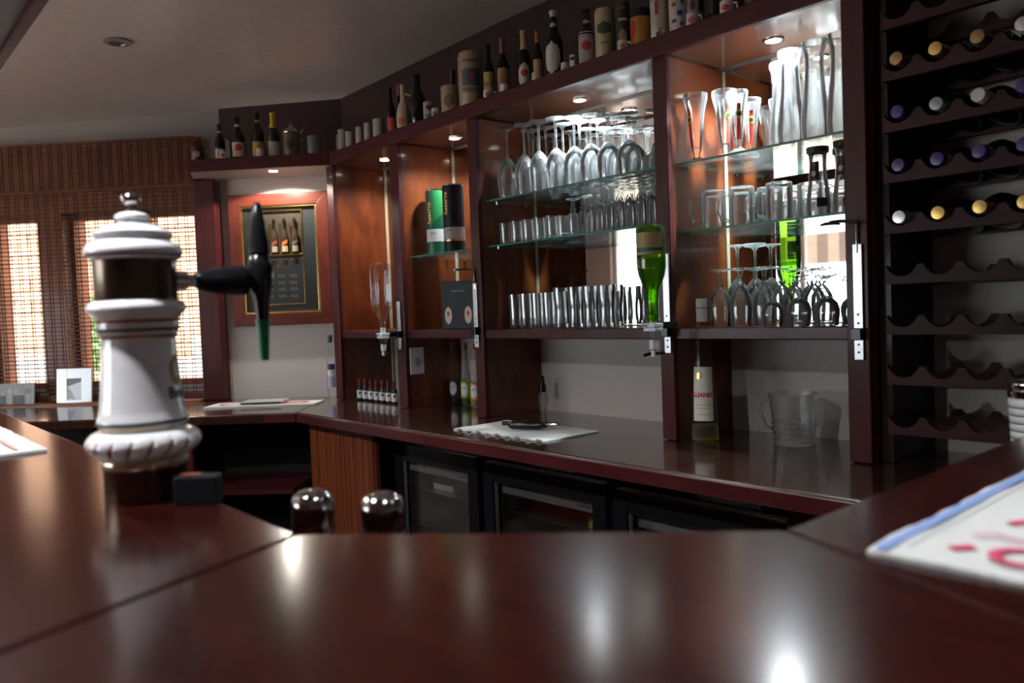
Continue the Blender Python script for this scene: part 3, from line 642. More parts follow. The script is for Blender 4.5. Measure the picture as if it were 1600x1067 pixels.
# green bottle, neck down
P = [(0, .268), (.012, .262), (.034, .262), (.0395, .254), (.0395, .150), (.036, .128), (.020, .085), (.0165, .055), (.0165, .008), (.015, 0), (0, 0)]
LQ = [(0, .175), (.037, .175), (.037, .150), (.034, .128), (.018, .085), (.0145, .055), (.0145, .004), (0, .004)]
b = inv_bottle(-1.388, 1.732, P, 1.272, GREENG, 'green spirit bottle hung upside down on the central upright', (LQ, glassmat('green_liquid', (.60, .85, .08), (.30, .5, .02), .5, .10)))
rf = lambda z: .0395
for (zc, hh, mm) in ((.222, .040, mat('label_tan', (.42, .30, .14), .5)), (.196, .010, mat('label_green', (.02, .14, .08), .5)), (.186, .008, mat('label_tan', (.42, .30, .14), .5))):
    mb = MB(); vs, fs = grid_patch(.085, hh, 16, 2); wrap(mb, vs, fs, rf, zc, face(-1.388, 1.732, -.2), .0006); mb.build('label', mm, b, smooth=True)
optic(-1.388, 1.732, 1.262, 'white optic dispenser under the green inverted bottle')

# ------------------------------------------------------------------ whisky tubes, gift box, bottles in second compartment
def cyl_thing(name, x, y, z, r, h, m, label, cat, group=None, n=32, off=0, rim=None):
    o = MB().lathe([(0, 0), (r-.001, 0), (r, .001), (r, h-.001), (r-.001, h), (0, h)], n).build(name, m, loc=(x, y, z+.0005), smooth=True, rz=face(x, y, off))
    return tag(o, label, cat, group)
def band(o, r, z0, z1, m, name='band', a0=0, a1=2*PI, off=.0006): return MB().lathe([(r+off, z0), (r+off, z1)], 32, a0=a0, a1=a1).build(name, m, o, smooth=True)
def put_text(o, body, size, rf, zc, ang, m, name='lettering', off=.0014, shear=0, bold=0, vert=False):
    vs, fs = text_pts(body, size, shear, bold)
    if vert: vs = [Vector((-v.y, v.x, 0)) for v in vs]
    mb = MB(); wrap(mb, vs, fs, rf, zc, ang, off); return mb.build(name, m, o)
TG = mat('tube_green', (.012, .11, .05), .35); TG2 = mat('tube_light_green', (.03, .24, .07), .35)
GREY = mat('grey_card', (.36, .34, .34), .5); WCARD = mat('white_card', (.78, .8, .8), .5); NAVY = mat('midnight_card', (.010, .011, .018), .5, spec=.25)
DKT = mat('dark_ink', (.03, .03, .03), .6); RDT = mat('red_ink', (.50, .03, .04), .6)
t = cyl_thing('whisky_tube', -2.665, 1.945, 1.552, .041, .262, TG, 'green cardboard whisky tube with white band on the glass shelf', 'whisky tube')
mb = MB(); vs, fs = grid_patch(.09, .10, 14, 8); vs = [Vector((v.x, v.y+(.0 if v.y > 0 else 0)+(v.x*.9 if v.y < -.04 else 0), 0)) for v in vs]; wrap(mb, vs, fs, lambda z: .041, .21, .55, .0006); mb.build('light_green_panel', TG2, t, smooth=True)
band(t, .041, .055, .105, WCARD, 'white_band'); put_text(t, 'SINGLE', .010, lambda z: .041, .088, -.35, DKT)
put_text(t, 'Reserve', .028, lambda z: .041, .17, -.75, GOLD, shear=.2, vert=True)
MB().lathe([(0, .262), (.040, .262), (.040, .2655), (.037, .2675), (0, .2675)], 32).build('metal_lid', CHROME, t, smooth=True)
t = cyl_thing('whisky_tube', -2.520, 1.925, 1.552, .042, .262, NAVY, 'black cardboard whisky tube with grey and gold band on the glass shelf', 'whisky tube')
band(t, .042, .052, .098, GREY, 'grey_band'); band(t, .042, .044, .051, GOLD, 'gold_band'); put_text(t, 'oak', .014, lambda z: .042, .086, -.45, DKT)
put_text(t, 'Reserve', .028, lambda z: .042, .19, -.8, GOLD, shear=.2, vert=True)
MB().lathe([(0, .262), (.041, .262), (.041, .2655), (.038, .2675), (0, .2675)], 32).build('metal_lid', CHROME, t, smooth=True)
gb = MB().box(-.082, .082, -.035, .035, 0, .190).build('gift_box', NAVY, loc=(-2.505, 1.945, 1.2505), rz=.30, bevel=.002)
tag(gb, 'black gift box with two oval amber pictures on the wooden shelf', 'gift box')
for x in (-.050, .045):
    mb = MB(); vs, fs = grid_patch(.034, .070, 8, 8, True); mb.add([(x+v.x, -.0362, .055+v.y) for v in vs], fs); p = mb.build('oval_picture', mat('oval_cream', (.60, .45, .28), .4), gb)
    mb = MB(); vs, fs = grid_patch(.012, .022, 6, 4, True); mb.add([(x+v.x, -.0368, .062+v.y) for v in vs], fs); mb.build('motif', RDT, p)
vs, fs = text_pts('SINGLE MALT', .010); mb = MB(); mb.add([(v.x, -.0362, .150+v.y) for v in vs], fs); mb.build('lettering', GREY, gb)
def soda(x, y, labm, capm, liq, label):
    pf = [(0, 0), (.019, 0), (.0215, .004), (.0215, .105), (.019, .135), (.0125, .165), (.0135, .185), (.010, .225), (.0105, .245), (0, .245)]
    o = MB().lathe(pf, 20).build('cordial_bottle', GLASS2, loc=(x, y, .9305), rz=face(x, y), smooth=True); tag(o, label, 'bottle', 'three slim bottles with round white labels')
    MB().lathe([(0, .003), (.0195, .005), (.0195, .03), (0, .03)], 20).build('liquid', liq, o, smooth=True)
    rf = lambda z: .0215
    MB().lathe([(.0218, .03), (.0218, .100)], 24).build('label', labm, o, smooth=True)
    mb = MB(); vs, fs = grid_patch(.034, .058, 10, 8, True); wrap(mb, vs, fs, rf, .066, -.35, .0010); d = mb.build('label_disc', WCARD, o, smooth=True)
    put_text(o, "JACK'S", .009, rf, .072, -.35, DKT, off=.0018)
    MB().lathe([(.0108, .232), (.0125, .234), (.0125, .258), (0, .258)], 16).build('cap', capm, o, smooth=True)
soda(-2.707, 2.035, mat('label_charcoal', (.06, .05, .06), .5), mat('cap_dark', (.05, .03, .02), .5), mat('liq_dark', (.03, .02, .01), .3), 'slim bottle with charcoal label, leftmost of the three')
soda(-2.615, 2.025, mat('label_lime', (.25, .42, .03), .5), mat('cap_brown', (.25, .10, .03), .5), mat('liq_green', (.04, .10, .01), .3), 'slim bottle with lime green label, middle of the three')
soda(-2.520, 2.00, mat('label_orange', (.65, .22, .03), .5), mat('cap_orange', (.55, .20, .03), .5), mat('liq_olive', (.18, .20, .02), .3), 'slim bottle with orange label, rightmost of the three')
# switch plate
sp = MB().box(-2.734, -2.729, 1.832, 1.900, 1.068, 1.178).build('light_switch', WHITE, bevel=.0015); tag(sp, 'white double light switch on the side of the left upright', 'light switch')
for y in (1.852, 1.870): MB().box(-2.7288, -2.7265, y, y+.011, 1.10, 1.135).build('rocker', mat('rocker_grey', (.5, .5, .5), .4), sp)
for z in (1.082, 1.162): MB().box(-2.7288, -2.728, 1.8645, 1.8675, z, z+.003).build('screw', DKT, sp)
# seven little bottles
for i in range(7):
    x = -3.222+i*.0485; y = 1.878
    if i == 0:
        o = MB().lathe([(0, 0), (.0125, 0), (.0135, .002), (.0135, .055), (.006, .068), (.006, .082), (0, .082)], 16).build('miniature_bottle', mat('dark_glass', (.02, .02, .015), .12), loc=(x, y, .9305), rz=face(x, y), smooth=True)
        MB().lathe([(.0139, .010), (.0139, .046)], 16).build('label', WCARD, o, smooth=True)
        mb = MB(); wrap(mb, *grid_patch(.010, .010, 4, 3), lambda z: .0139, .034, -.1, .0007); mb.build('label_print', DKT, o)
        MB().lathe([(.0066, .064), (.0072, .066), (.0072, .098), (0, .098)], 12).build('cap', mat('cap_red', (.20, .02, .025), .4), o, smooth=True)
        first = o
    else: o = copy_tree(first); o.location.x = x; o.location.y = y
    tag(o, nth(i, 7, 'red-capped miniature bottle with white label'), 'miniature bottle', 'row of seven red-capped miniatures')
# clear vodka bottle left of the first upright
pf = [(0, 0), (.021, 0), (.0225, .004), (.0225, .165), (.017, .19), (.0095, .21), (.0095, .275), (0, .275)]
o = MB().lathe(pf, 20).build('vodka_bottle', GLASS2, loc=(-3.488, 1.880, .9305), rz=face(-3.49, 1.88), smooth=True); tag(o, 'slim clear bottle with blue and white label beside the left upright', 'bottle')
for z0, z1, mm in ((.045, .100, mat('label_pale_blue', (.45, .50, .72), .5)), (.102, .130, WCARD), (.132, .160, mat('label_navy', (.03, .06, .16), .5))):
    mb = MB(); wrap(mb, *grid_patch(.040, z1-z0, 10, 1), lambda z: .0225, (z0+z1)/2, 0, .0006); mb.build('label', mm, o, smooth=True)
MB().lathe([(.0100, .262), (.0115, .264), (.0115, .300), (0, .300)], 16).build('cap', mat('cap_slate', (.10, .11, .13), .4), o, smooth=True)
# crystal bottle in third compartment
o = MB().lathe([(0, 0), (.010, 0), (.014, .010), (.012, .020), (.017, .035), (.018, .060), (.012, .078), (.011, .1), (.007, .112), (0, .112)], 16).build('crystal_decanter', GLASS2, loc=(-2.155, 2.03, .9305), smooth=True); tag(o, 'small crystal decanter with black stopper against the lower wall', 'decanter')
MB().lathe([(.0135, .079), (.0125, .100), (.007, .120), (.008, .132), (0, .140)], 12).build('stopper', BLACK, o, smooth=True)
# tall yellow liqueur bottle
pf = [(0, 0), (.036, 0), (.0385, .003), (.037, .045), (.032, .13), (.0265, .21), (.019, .29), (.0145, .35), (.014, .375), (0, .375)]
gx, gy = -1.327, 1.872
o = MB().lathe(pf, 28).build('liqueur_bottle', GLASS2, loc=(gx, gy, .9305), rz=face(gx, gy), smooth=True); tag(o, 'tall tapering bottle of yellow liqueur with white cap and cream label', 'liqueur bottle')
rf = prof_r(pf)
MB().lathe([(0, .004), (.0345, .004), (.036, .006), (.0348, .045), (0, .045)], 24).build('liquid', glassmat('yellow_liquid', (.80, .62, .03), (.50, .36, .01), .5, .18), o, smooth=True)
mb = MB(); wrap(mb, *grid_patch(.060, .150, 14, 10), rf, .135, -.12, .0008); mb.build('label', mat('label_cream', (.70, .68, .58), .6), o, smooth=True)
put_text(o, 'GALLIANO', .0165, rf, .132, -.50, RDT, bold=.0007)
for z, wd in ((.105, .040), (.095, .036), (.078, .030)):
    mb = MB(); wrap(mb, *grid_patch(wd, .0018, 8, 1), rf, z, -.12, .0014); mb.build('label_line', GREY, o)
mb = MB(); wrap(mb, *grid_patch(.016, .022, 6, 5, True), rf, .185, -.5, .0014); mb.build('label_crest', GOLD, o)
MB().lathe([(.0150, .335), (.0155, .337), (.0155, .372), (.0158, .373), (.0158, .398), (.0145, .400), (0, .400)], 20).build('cap', WHITE, o, smooth=True)
MB().lathe([(.0160, .3725), (.0160, .3745)], 20).build('cap_ring', DKT, o)
# ice bucket
def cut_glass(r0, r1, h, z0, z1, n=18, rows=3):
    mb = MB()
    for j in range(rows):
        za = z0+(z1-z0)*j/rows; zb2 = z0+(z1-z0)*(j+1)/rows; zm = (za+zb2)/2
        for i in range(n):
            a = 2*PI*(i+.5*(j%2))/n; da = PI/n
            def P(ang, z, o=0): rr = r0+(r1-r0)*z/h+o; return (rr*math.cos(ang), rr*math.sin(ang), z)
            mb.add([P(a-da, zm, .0003), P(a, za, .0003), P(a+da, zm, .0003), P(a, zb2, .0003), P(a, zm, .004)], [(0, 1, 4), (1, 2, 4), (2, 3, 4), (3, 0, 4)])
    return mb
pf = [(0, 0), (.052, 0), (.055, .004), (.055, .012), (.052, .016), (.062, .118), (.067, .138), (.065, .138), (.060, .118), (.049, .020), (0, .018)]
bx, by = -1.108, 1.965
o = MB().lathe(pf, 40).build('ice_bucket', GLASS3, loc=(bx, by, .9305), rz=.8, smooth=True); tag(o, 'cut crystal ice bucket with two side handles on the back counter', 'ice bucket')
cut_glass(.050, .062, .118, .022, .062).build('cut_pattern', GLASS3, o)
for sgn in (-1, 1): MB().tube([(sgn*.062, 0, .122), (sgn*.084, 0, .118), (sgn*.088, 0, .09), (sgn*.074, 0, .05), (sgn*.054, 0, .042)], .0042, 8).build('handle', GLASS3, o, smooth=True)
pf = [(0, 0), (.030, 0), (.032, .004), (.030, .14), (.032, .165), (.030, .165), (.028, .14), (.028, .012), (0, .01)]
o = MB().lathe(pf, 24).build('glass_pitcher', GLASS3, loc=(-.918, 2.02, .9305), rz=PI+.75, smooth=True); tag(o, 'glass pitcher with curved handle half hidden by the right upright', 'pitcher')
MB().tube([(.030, 0, .155), (.050, 0, .158), (.058, 0, .12), (.057, 0, .08), (.046, 0, .05), (.031, 0, .04)], .0055, 8).build('handle', GLASS3, o, smooth=True)
# ribbed white shaker at right
pf = [(0, 0), (.030, 0)]
for i in range(14):
    z = .004+i*.0138; r = .031+.010*(i/13)**1.0; pf += [(r-.0012, z), (r+.0004, z+.003), (r+.0004, z+.0105), (r-.0012, z+.0135)]
pf += [(.040, .200), (0, .200)]
o = MB().lathe(pf, 36).build('ribbed_shaker', WHITE, loc=(-.447, 1.612, .9305), smooth=True); tag(o, 'white ribbed shaker with chrome lid at the far right edge', 'shaker')
MB().lathe([(.0415, .2), (.0425, .204), (.0425, .212), (.039, .214), (.041, .218), (.040, .226), (.02, .232), (0, .233)], 32).build('lid', CHROME, o, smooth=True)
for i in range(14): z = .004+i*.0138; r = .031+.010*(i/13); MB().lathe([(r-.001, z-.0016), (r+.0002, z), (r-.001, z+.0016)], 32).build('groove', mat('groove_grey', (.15, .15, .15), .5), o)

# ------------------------------------------------------------------ wine bottles in the rack
def wine_bottle(x, z, capm, label, y=1.808, big=0, ring=None):
    t = empty('wine_bottle', (x, y, z)); t.rotation_euler = (PI/2, 0, 0)   # local z points out towards the room (-Y)
    tag(t, label, 'wine bottle', 'wine bottles lying in the rack')
    k = 1+big
    MB().lathe([(0, -.27), (.036, -.27), (.037, -.26), (.037, -.12), (.030, -.095), (.0165, -.075), (.0150, -.06)], 20).build('body', mat('bottle_black_green', (.012, .018, .012), .12), t, smooth=True)
    MB().lathe([(.0150*k, -.062), (.0145*k, -.002), (.0135*k, 0), (.006, .0006), (0, .0006)], 20).build('capsule', capm, t, smooth=True)
    if ring: MB().lathe([(.0153*k, -.045), (.0153*k, -.022)], 20).build('neck_band', ring, t)
    return t
cGold = mat('capsule_gold', (.60, .40, .12), .3, .8); cBron = mat('capsule_bronze', (.30, .18, .09), .35, .7); cPur = mat('capsule_purple', (.07, .025, .20), .25); cSil = mat('capsule_silver', (.62, .62, .64), .3, .6); cGr = mat('capsule_grey', (.30, .32, .33), .3, .5); cWh = mat('capsule_white', (.7, .68, .7), .35)
wb = [(0, 1.489, cSil, 'silver-capped'), (1, 1.489, cGold, 'dull gold-capped'), (2, 1.492, cGold, 'bright gold-capped'), (3, 1.492, cGold, 'gold-capped'),
      (0, 1.603, cPur, 'dark purple-capped'), (1, 1.603, cPur, 'purple-capped'), (2, 1.605, cPur, 'purple-capped, grey-banded'), (3, 1.605, cPur, 'deep purple-capped'),
      (0, 1.719, cPur, 'dark purple-capped'), (1, 1.719, cGr, 'grey-capped'), (2, 1.719, cWh, 'white-capped, bronze-rimmed'), (3, 1.719, cPur, 'purple-capped'),
      (0, 1.834, cBron, 'bronze-capped'), (1, 1.834, cGold, 'gold-capped'), (2, 1.836, cBron, 'bronze-capped'), (3, 1.838, cSil, 'silver-capped')]
rown = {1: 'lowest filled row', 2: 'second filled row from below', 3: 'third filled row from below', 4: 'topmost row in view'}
for q, (i, z, cm, nm) in enumerate(wb):
    rw = q//4+1
    wine_bottle(VX[i]+.006, z+.002, cm, '%s wine bottle, %s place from left in the rack\'s %s' % (nm, ORD[i], rown[rw]), ring=mat('neck_grey', (.45, .47, .48), .5) if (rw == 2 and i in (1, 2)) else (mat('neck_paleblue', (.55, .62, .72), .5) if (rw == 3 and i == 2) else None))

# ------------------------------------------------------------------ fridges under the counter
def fridge(x0, x1, z1, label, yy=1.60):
    f = empty('bar_fridge', ((x0+x1)/2, yy, 0)); tag(f, label, 'bar fridge', 'glass door fridges under the counter')
    hw = (x1-x0)/2-.004
    mb = MB(); mb.box(-hw, -hw+.02, .055, .40, .05, z1-.012).box(hw-.02, hw, .055, .40, .05, z1-.012).box(-hw+.02, hw-.02, .055, .40, .05, .08).box(-hw+.02, hw-.02, .055, .40, z1-.03, z1-.012).box(-hw+.02, hw-.02, .39, .40, .08, z1-.03)
    mb.build('cabinet', mat('fridge_case', (.30, .30, .31), .4), f)
    MB().box(-hw, hw, .05, .42, z1-.0115, z1-.004).build('top_panel', mat('fridge_top', (.35, .33, .32), .3, .5), f)
    d = MB().box(-hw, -hw+.05, 0, .045, .12, z1).box(hw-.05, hw, 0, .045, .12, z1).box(-hw+.05, hw-.05, 0, .045, z1-.058, z1).box(-hw+.05, hw-.05, 0, .045, .12, .17).build('door', BLACK, f, bevel=.003)
    MB().box(-hw+.05, hw-.05, .018, .022, .17, z1-.058).build('pane', PANE, d)
    MB().box(-hw+.052, -hw+.058, .006, .016, .17, z1-.06).build('inner_trim', STEEL, d)
    MB().box(-hw+.07, hw-.055, .023, .026, z1-.095, z1-.062).build('header_strip', mat('header_grey', (.22, .22, .23), .4), d)
    MB().box(hw-.13, hw-.075, .0222, .0228, z1-.083, z1-.078).build('header_print', DKT, d)
    for dy in (.006, .018, .030): MB().box(-hw+.01, hw-.01, dy, dy+.003, z1, z1+.0025).build('top_rib', STEEL, d)
    for z in (.33, .52, .66): MB().box(-hw+.02, hw-.02, .07, .36, z, z+.004).build('wire_shelf', STEEL, f)
    return f
fridge(-2.525, -2.022, .840, 'black glass-door bar fridge at the left beside the striped panel')
fridge(-2.002, -1.462, .832, 'black glass-door bar fridge in the middle')
fridge(-1.445, -.905, .824, 'black glass-door bar fridge at the right')
o = MB().lathe([(0, 0), (.034, 0), (.036, .004), (.036, .11), (.014, .15), (.014, .2), (0, .2)], 18).build('wine_bottle', mat('amber_dark', (.05, .02, .01), .15), loc=(-2.12, 1.72, .5245), rz=face(-2.12, 1.72), smooth=True); tag(o, 'dark bottle with cream label inside the left bar fridge', 'bottle')
mb = MB(); wrap(mb, *grid_patch(.055, .07, 8, 1), lambda z: .036, .055, 0, .0006); mb.build('label', mat('label_ivory', (.65, .60, .42), .6), o)
o = MB().box(-1.62, -1.50, 1.69, 1.90, .665, .70).build('food_tray', mat('tray_green', (.32, .36, .10), .5), bevel=.003); tag(o, 'olive green tray inside the middle bar fridge', 'tray')
o = MB().box(-2.42, -2.30, 1.70, 1.82, .665, .74).build('milk_carton', mat('carton_pale', (.5, .5, .5), .5), bevel=.004); tag(o, 'pale carton inside the left bar fridge', 'carton')
# coloured slabs standing in for bright glimmers between counter and fridges
for x0, x1, z, lb, cm in ((-2.22, -2.04, .8405, 'folded pinkish paper on top of the left fridge', (.55, .40, .42)), (-1.82, -1.64, .8325, 'white papers lying on top of the middle fridge', (.8, .8, .82)), (-1.20, -1.02, .8245, 'pale blue-grey folder on top of the right fridge', (.42, .50, .52))):
    o = MB().box(x0, x1, 1.652, 1.80, z, z+.013).build('paper_stack', mat('paper_%.2f' % cm[0], cm, .5)); tag(o, lb, 'papers')
    MB().box(x0+.002, x1-.002, 1.655, 1.798, z+.0131, z+.0142).build('top_sheet', mat('paper_%.2f' % cm[0], cm, .5), o)

# ------------------------------------------------------------------ towels
def towel(name, loc, rz, sx, sy, label, th=.004, stripe=None, m=None):
    nx, ny = 40, 30; vs = []; fs = []
    for j in range(ny+1):
        for i in range(nx+1):
            x = (i/nx-.5)*sx; y = (j/ny-.5)*sy
            if i in (0, nx): x += random.uniform(-.0015, .0015)
            if j in (0, ny): y += random.uniform(-.0015, .0015)
            vs.append((x, y, th+.0008*math.sin(x*40+y*31)+.0006*math.sin(y*57)))
    for j in range(ny):
        for i in range(nx): a = j*(nx+1)+i; fs.append((a, a+1, a+nx+2, a+nx+1))
    mb = MB(); mb.add(vs, fs)
    top = len(vs); per = [i for i in range(nx+1)]+[(j)*(nx+1)+nx for j in range(1, ny+1)]+[ny*(nx+1)+i for i in range(nx-1, -1, -1)]+[j*(nx+1) for j in range(ny-1, 0, -1)]
    lo = [(vs[p][0], vs[p][1], 0) for p in per]; o0 = len(mb.v); mb.v += lo; n = len(per)
    for k in range(n): mb.f.append((per[k], o0+k, o0+(k+1)%n, per[(k+1)%n])); mb.m.append(0)
    mb.f.append(tuple(range(o0, o0+n))); mb.m.append(0)
    o = mb.build(name, m or TOW, loc=loc, rz=rz, smooth=True); return tag(o, label, 'bar towel')
TOW = mat('white_terry', (.74, .75, .74), .95, bump=.9, bscale=900)
BLUE = mat('blue_stripe', (.22, .32, .62), .95); PINK = mat('pink_print', (.62, .06, .14), .95); PKL = mat('faded_pink', (.72, .35, .30), .95); GRN = mat('grey_green_line', (.38, .45, .42), .95)
tw = towel('bar_towel', (-.180, .920, 1.1005), 0, .262, .512, 'white bar towel with blue edge stripe and pink-red lettering at right front')
def flat(o, quads, m, z, name):
    mb = MB()
    for q in quads: mb.add([(x-o.location.x, y-o.location.y, z) for x, y in q], [tuple(range(len(q)))])
    return mb.build(name, m, o)
flat(tw, [[(-.306, .668), (-.295, .668), (-.295, 1.17), (-.306, 1.17)]], BLUE, .0062, 'blue_stripe')
flat(tw, [[(-.287, .69), (-.2855, .69), (-.2855, 1.15), (-.287, 1.15)]], GRN, .0062, 'stitched_line')
def stroke(pts, wd):
    out = []
    for (a, b), (c, d) in zip(pts, pts[1:]):
        dx, dy = c-a, d-b; l = math.hypot(dx, dy) or 1; nx, ny = -dy/l, dx/l; w0 = wd if not callable(wd) else wd
        out.append([(a+nx*wd/2, b+ny*wd/2), (a-nx*wd/2, b-ny*wd/2), (c-nx*wd/2, d-ny*wd/2), (c+nx*wd/2, d+ny*wd/2)])
    return out
hook = [(-.222+.020*math.cos(t)*1.0+.014, .716+.022*math.sin(t)) for t in [PI*.55+k*PI*1.15/9 for k in range(10)]]
flat(tw, stroke([(-.259, .706), (-.246, .722)], .011)+stroke(hook, .010)+stroke([(hook[-1]), (-.195, .700), (-.150, .722), (-.12, .77)], .012), PINK, .0064, 'lettering')
flat(tw, stroke([(-.258, .757), (-.245, .770), (-.225, .763), (-.19, .768), (-.15, .80)], .004)+stroke([(-.247, .815), (-.235, .835), (-.21, .84), (-.16, .83)], .012), PINK, .0065, 'lettering')
vs, fs = text_pts("BREWERY'S", .09, .2, .002); mb = MB(); mb.add([(-v.y*1.0+.045, v.x*.75+.03, .0063) for v in vs if True], fs); mb.build('lettering', PINK, tw)
tl = towel('bar_towel', (-1.90, .150, 1.1005), 0, .60, .30, 'white bar towel with faded pink stripes at far left on the bar')
for k in range(9): flat(tl, [[(-2.18, .03+k*.028), (-1.63, .03+k*.028), (-1.63, .036+k*.028), (-2.18, .036+k*.028)]], PKL, .0062, 'pink_stripe')
tc_ = towel('bar_towel', (-1.888, 1.690, .9305), .02, .43, .235, 'plain white bar towel under the bottle openers on the back counter')
for i in range(9):
    random.seed(50+i)
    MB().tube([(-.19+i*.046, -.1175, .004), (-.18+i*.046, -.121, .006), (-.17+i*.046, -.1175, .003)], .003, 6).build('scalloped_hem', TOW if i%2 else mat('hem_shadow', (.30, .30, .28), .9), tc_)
x, y, _ = L(-.20, -.33); tr = towel('bar_towel', (x, y, .9295), R45+.03, .50, .17, 'white bar towel with pink print under a grey notebook by the picture', th=.006)
mb = MB()
for cx_, in ((-.15,), (.14,)):
    for a in range(16):
        t0, t1 = 2*PI*a/16, 2*PI*(a+1)/16
        mb.add([(cx_+.06*math.cos(t0), .045*math.sin(t0), .0083), (cx_+.06*math.cos(t1), .045*math.sin(t1), .0083), (cx_+.045*math.cos(t1), .030*math.sin(t1), .0083), (cx_+.045*math.cos(t0), .030*math.sin(t0), .0083)], [(0, 1, 2, 3)])
mb.build('pink_print', PINK, tr)
vs, fs = text_pts("EST", .05, 0, .001); mb = MB(); mb.add([(v.x*1.2+.14, v.y*.6, .0084) for v in vs], fs); mb.build('lettering', PINK, tr)
x, y, _ = L(-.205, -.32); o = MB().box(-.095, .095, -.065, .065, 0, .009).build('notebook', mat('grey_cover', (.42, .42, .45), .4), loc=(x, y, .9392), rz=R45+.06, bevel=.002); tag(o, 'thin grey notebook lying on the towel below the picture', 'notebook')
MB().box(-.088, .092, -.0652, -.060, .001, .008).build('page_block', DKT, o)
# openers on the centre towel
oz = .9305+.0062
o = MB().tube([(0, 0, 0), (.010, 0, 0), (.012, 0, 0), (.10, .012, 0), (.112, .014, 0)], [.009, .013, .014, .014, .011], 14).build('bottle_opener', BLACK, loc=(-1.925, 1.66, oz+.0145), rz=.35, smooth=True); tag(o, 'thick black-handled bottle opener lying on the white towel, nearer one', 'bottle opener')
MB().tube([(-.002, 0, .004), (-.022, -.004, .004)], [.007, .007], 8).build('handle_end', BLACK, o)
MB().tube([(.012, -.0138, .003), (.10, -.002, .003)], .0018, 6).build('chrome_inlay', CHROME, o)
o = MB().tube([(0, 0, 0), (.012, .002, 0), (.10, .012, 0)], [.008, .011, .010], 12).build('corkscrew', BLACKM, loc=(-1.935, 1.715, oz+.0115), rz=.15, smooth=True); tag(o, 'black corkscrew with chrome tip lying behind the bottle opener', 'corkscrew')
MB().tube([(.10, .012, 0), (.135, .016, .002), (.15, .018, .0)], [.007, .006, .004], 8).build('chrome_neck', CHROME, o, smooth=True)
sp_ = [(.15+.0012*i, .018+.004*math.cos(i*.9), .004*math.sin(i*.9)) for i in range(40)]
MB().tube(sp_, .0012, 5).build('screw_worm', CHROME, o)

# ------------------------------------------------------------------ cocktail shakers on the hidden work shelf
SH = [(0, 0), (.036, 0), (.037, .003), (.044, .140), (.045, .152), (.046, .158), (.044, .163), (.036, .176), (.027, .188), (.0235, .194), (.0235, .199)]
CP = [(.0235, .199), (.0245, .201), (.0245, .232), (.022, .241), (.015, .2465), (0, .248)]
for i, (x, y) in enumerate([(-.856, .429), (-.778, .475)]):
    o = MB().lathe(SH, 40).build('cocktail_shaker', CHROME, loc=(x, y, .8702), smooth=True); tag(o, ['left', 'right'][i]+' one of two polished steel cocktail shakers behind the bar edge', 'cocktail shaker', 'two steel cocktail shakers')
    MB().lathe(CP, 40).build('cap', CHROME, o, smooth=True); MB().lathe([(.0252, .199), (.0256, .201), (.0252, .203)], 32).build('cap_ring', CHROME, o, smooth=True)

# ------------------------------------------------------------------ beer tower
K = 1/1230
TX, TY = -1.07, .309
bt = empty('beer_tower', (TX, TY, 1.1002)); tag(bt, 'white porcelain beer tower with black tap on the bar', 'beer tower')
def zpx(y): return (775-y)*K*.998
def PP(lst): return [(r*K, zpx(y)) for y, r in lst]
MB().lathe([(0, 0)]+PP([(775, 61), (728, 61), (726, 62)])+[(0, zpx(726))], 56).build('base_collar', BRASS, bt, smooth=True)
MB().lathe(PP([(726, 60), (724, 63), (718, 65), (713, 64), (711, 60)]), 56).build('gold_ring', mat('pale_gold', (.80, .68, .50), .15, .8), bt, smooth=True)
# rope-twisted ring
mb = MB(); n = 96; prof = [(711, 58), (709, 64), (703, 74), (696, 81), (688, 84), (680, 82), (673, 76), (669, 68), (667, 60)]; k = len(prof); vs = []
n = 180
for i in range(n):
    for q, (y, r) in enumerate(prof):
        a = 2*PI*i/n; t = q/(k-1); am = math.sin(PI*t)
        rr = r-2.6*am*(max(0, math.cos(18*a-t*6.0)))**4
        vs.append((rr*K*math.cos(a), rr*K*math.sin(a), zpx(y)))
mb.add(vs, [(i*k+q, ((i+1)%n)*k+q, ((i+1)%n)*k+q+1, i*k+q+1) for i in range(n) for q in range(k-1)])
tw_ = mb.build('twisted_ring', PORC, bt, smooth=True)
mb = MB()
for s_ in range(18):
    pts = []
    for q in range(1, 6):
        t = q/8; y = prof[q][0]; r = prof[q][1]-1.9*math.sin(PI*t); a = (2*PI*s_+t*6.0)/18; wdt = .034*math.sin(PI*(q-.6)/5.4)
        pts.append((r*K, a, zpx(y), wdt))
    vs = []; fs = []
    for (r, a, z, wdt) in pts: vs += [((r+.0009)*math.cos(a-wdt), (r+.0009)*math.sin(a-wdt), z), ((r+.0009)*math.cos(a+wdt), (r+.0009)*math.sin(a+wdt), z)]
    for q in range(len(pts)-1): fs.append((2*q, 2*q+1, 2*q+3, 2*q+2))
    mb.add(vs, fs)
o = mb.build('bronze_lines', mat('bronze_paint', (.34, .13, .06), .3, .5), tw_)
BODY = [(667, 60), (665, 62), (660, 64), (655, 66), (650, 65), (645, 63), (636, 61.5), (610, 58.5), (575, 55.8), (545, 54), (528, 53), (524, 56), (519, 57), (516, 58), (511, 59.5), (507, 60), (502, 59), (498, 60), (494, 62), (488, 67), (483, 71), (478, 71.5), (473, 69), (469, 64), (468, 58)]
MB().lathe(PP(BODY), 64).build('porcelain_column', PORC, bt, smooth=True)
GP = mat('gilt_line', (.75, .55, .28), .2, .9); DK = mat('dark_line', (.05, .045, .06), .3)
MB().lathe(PP([(526, 55.2), (524, 56.8), (521.5, 57.4)]), 56).build('gilt_line', GP, bt, smooth=True)
MB().lathe(PP([(502, 60), (500, 60.8), (497.5, 61.4)]), 56).build('gilt_line', GP, bt, smooth=True)
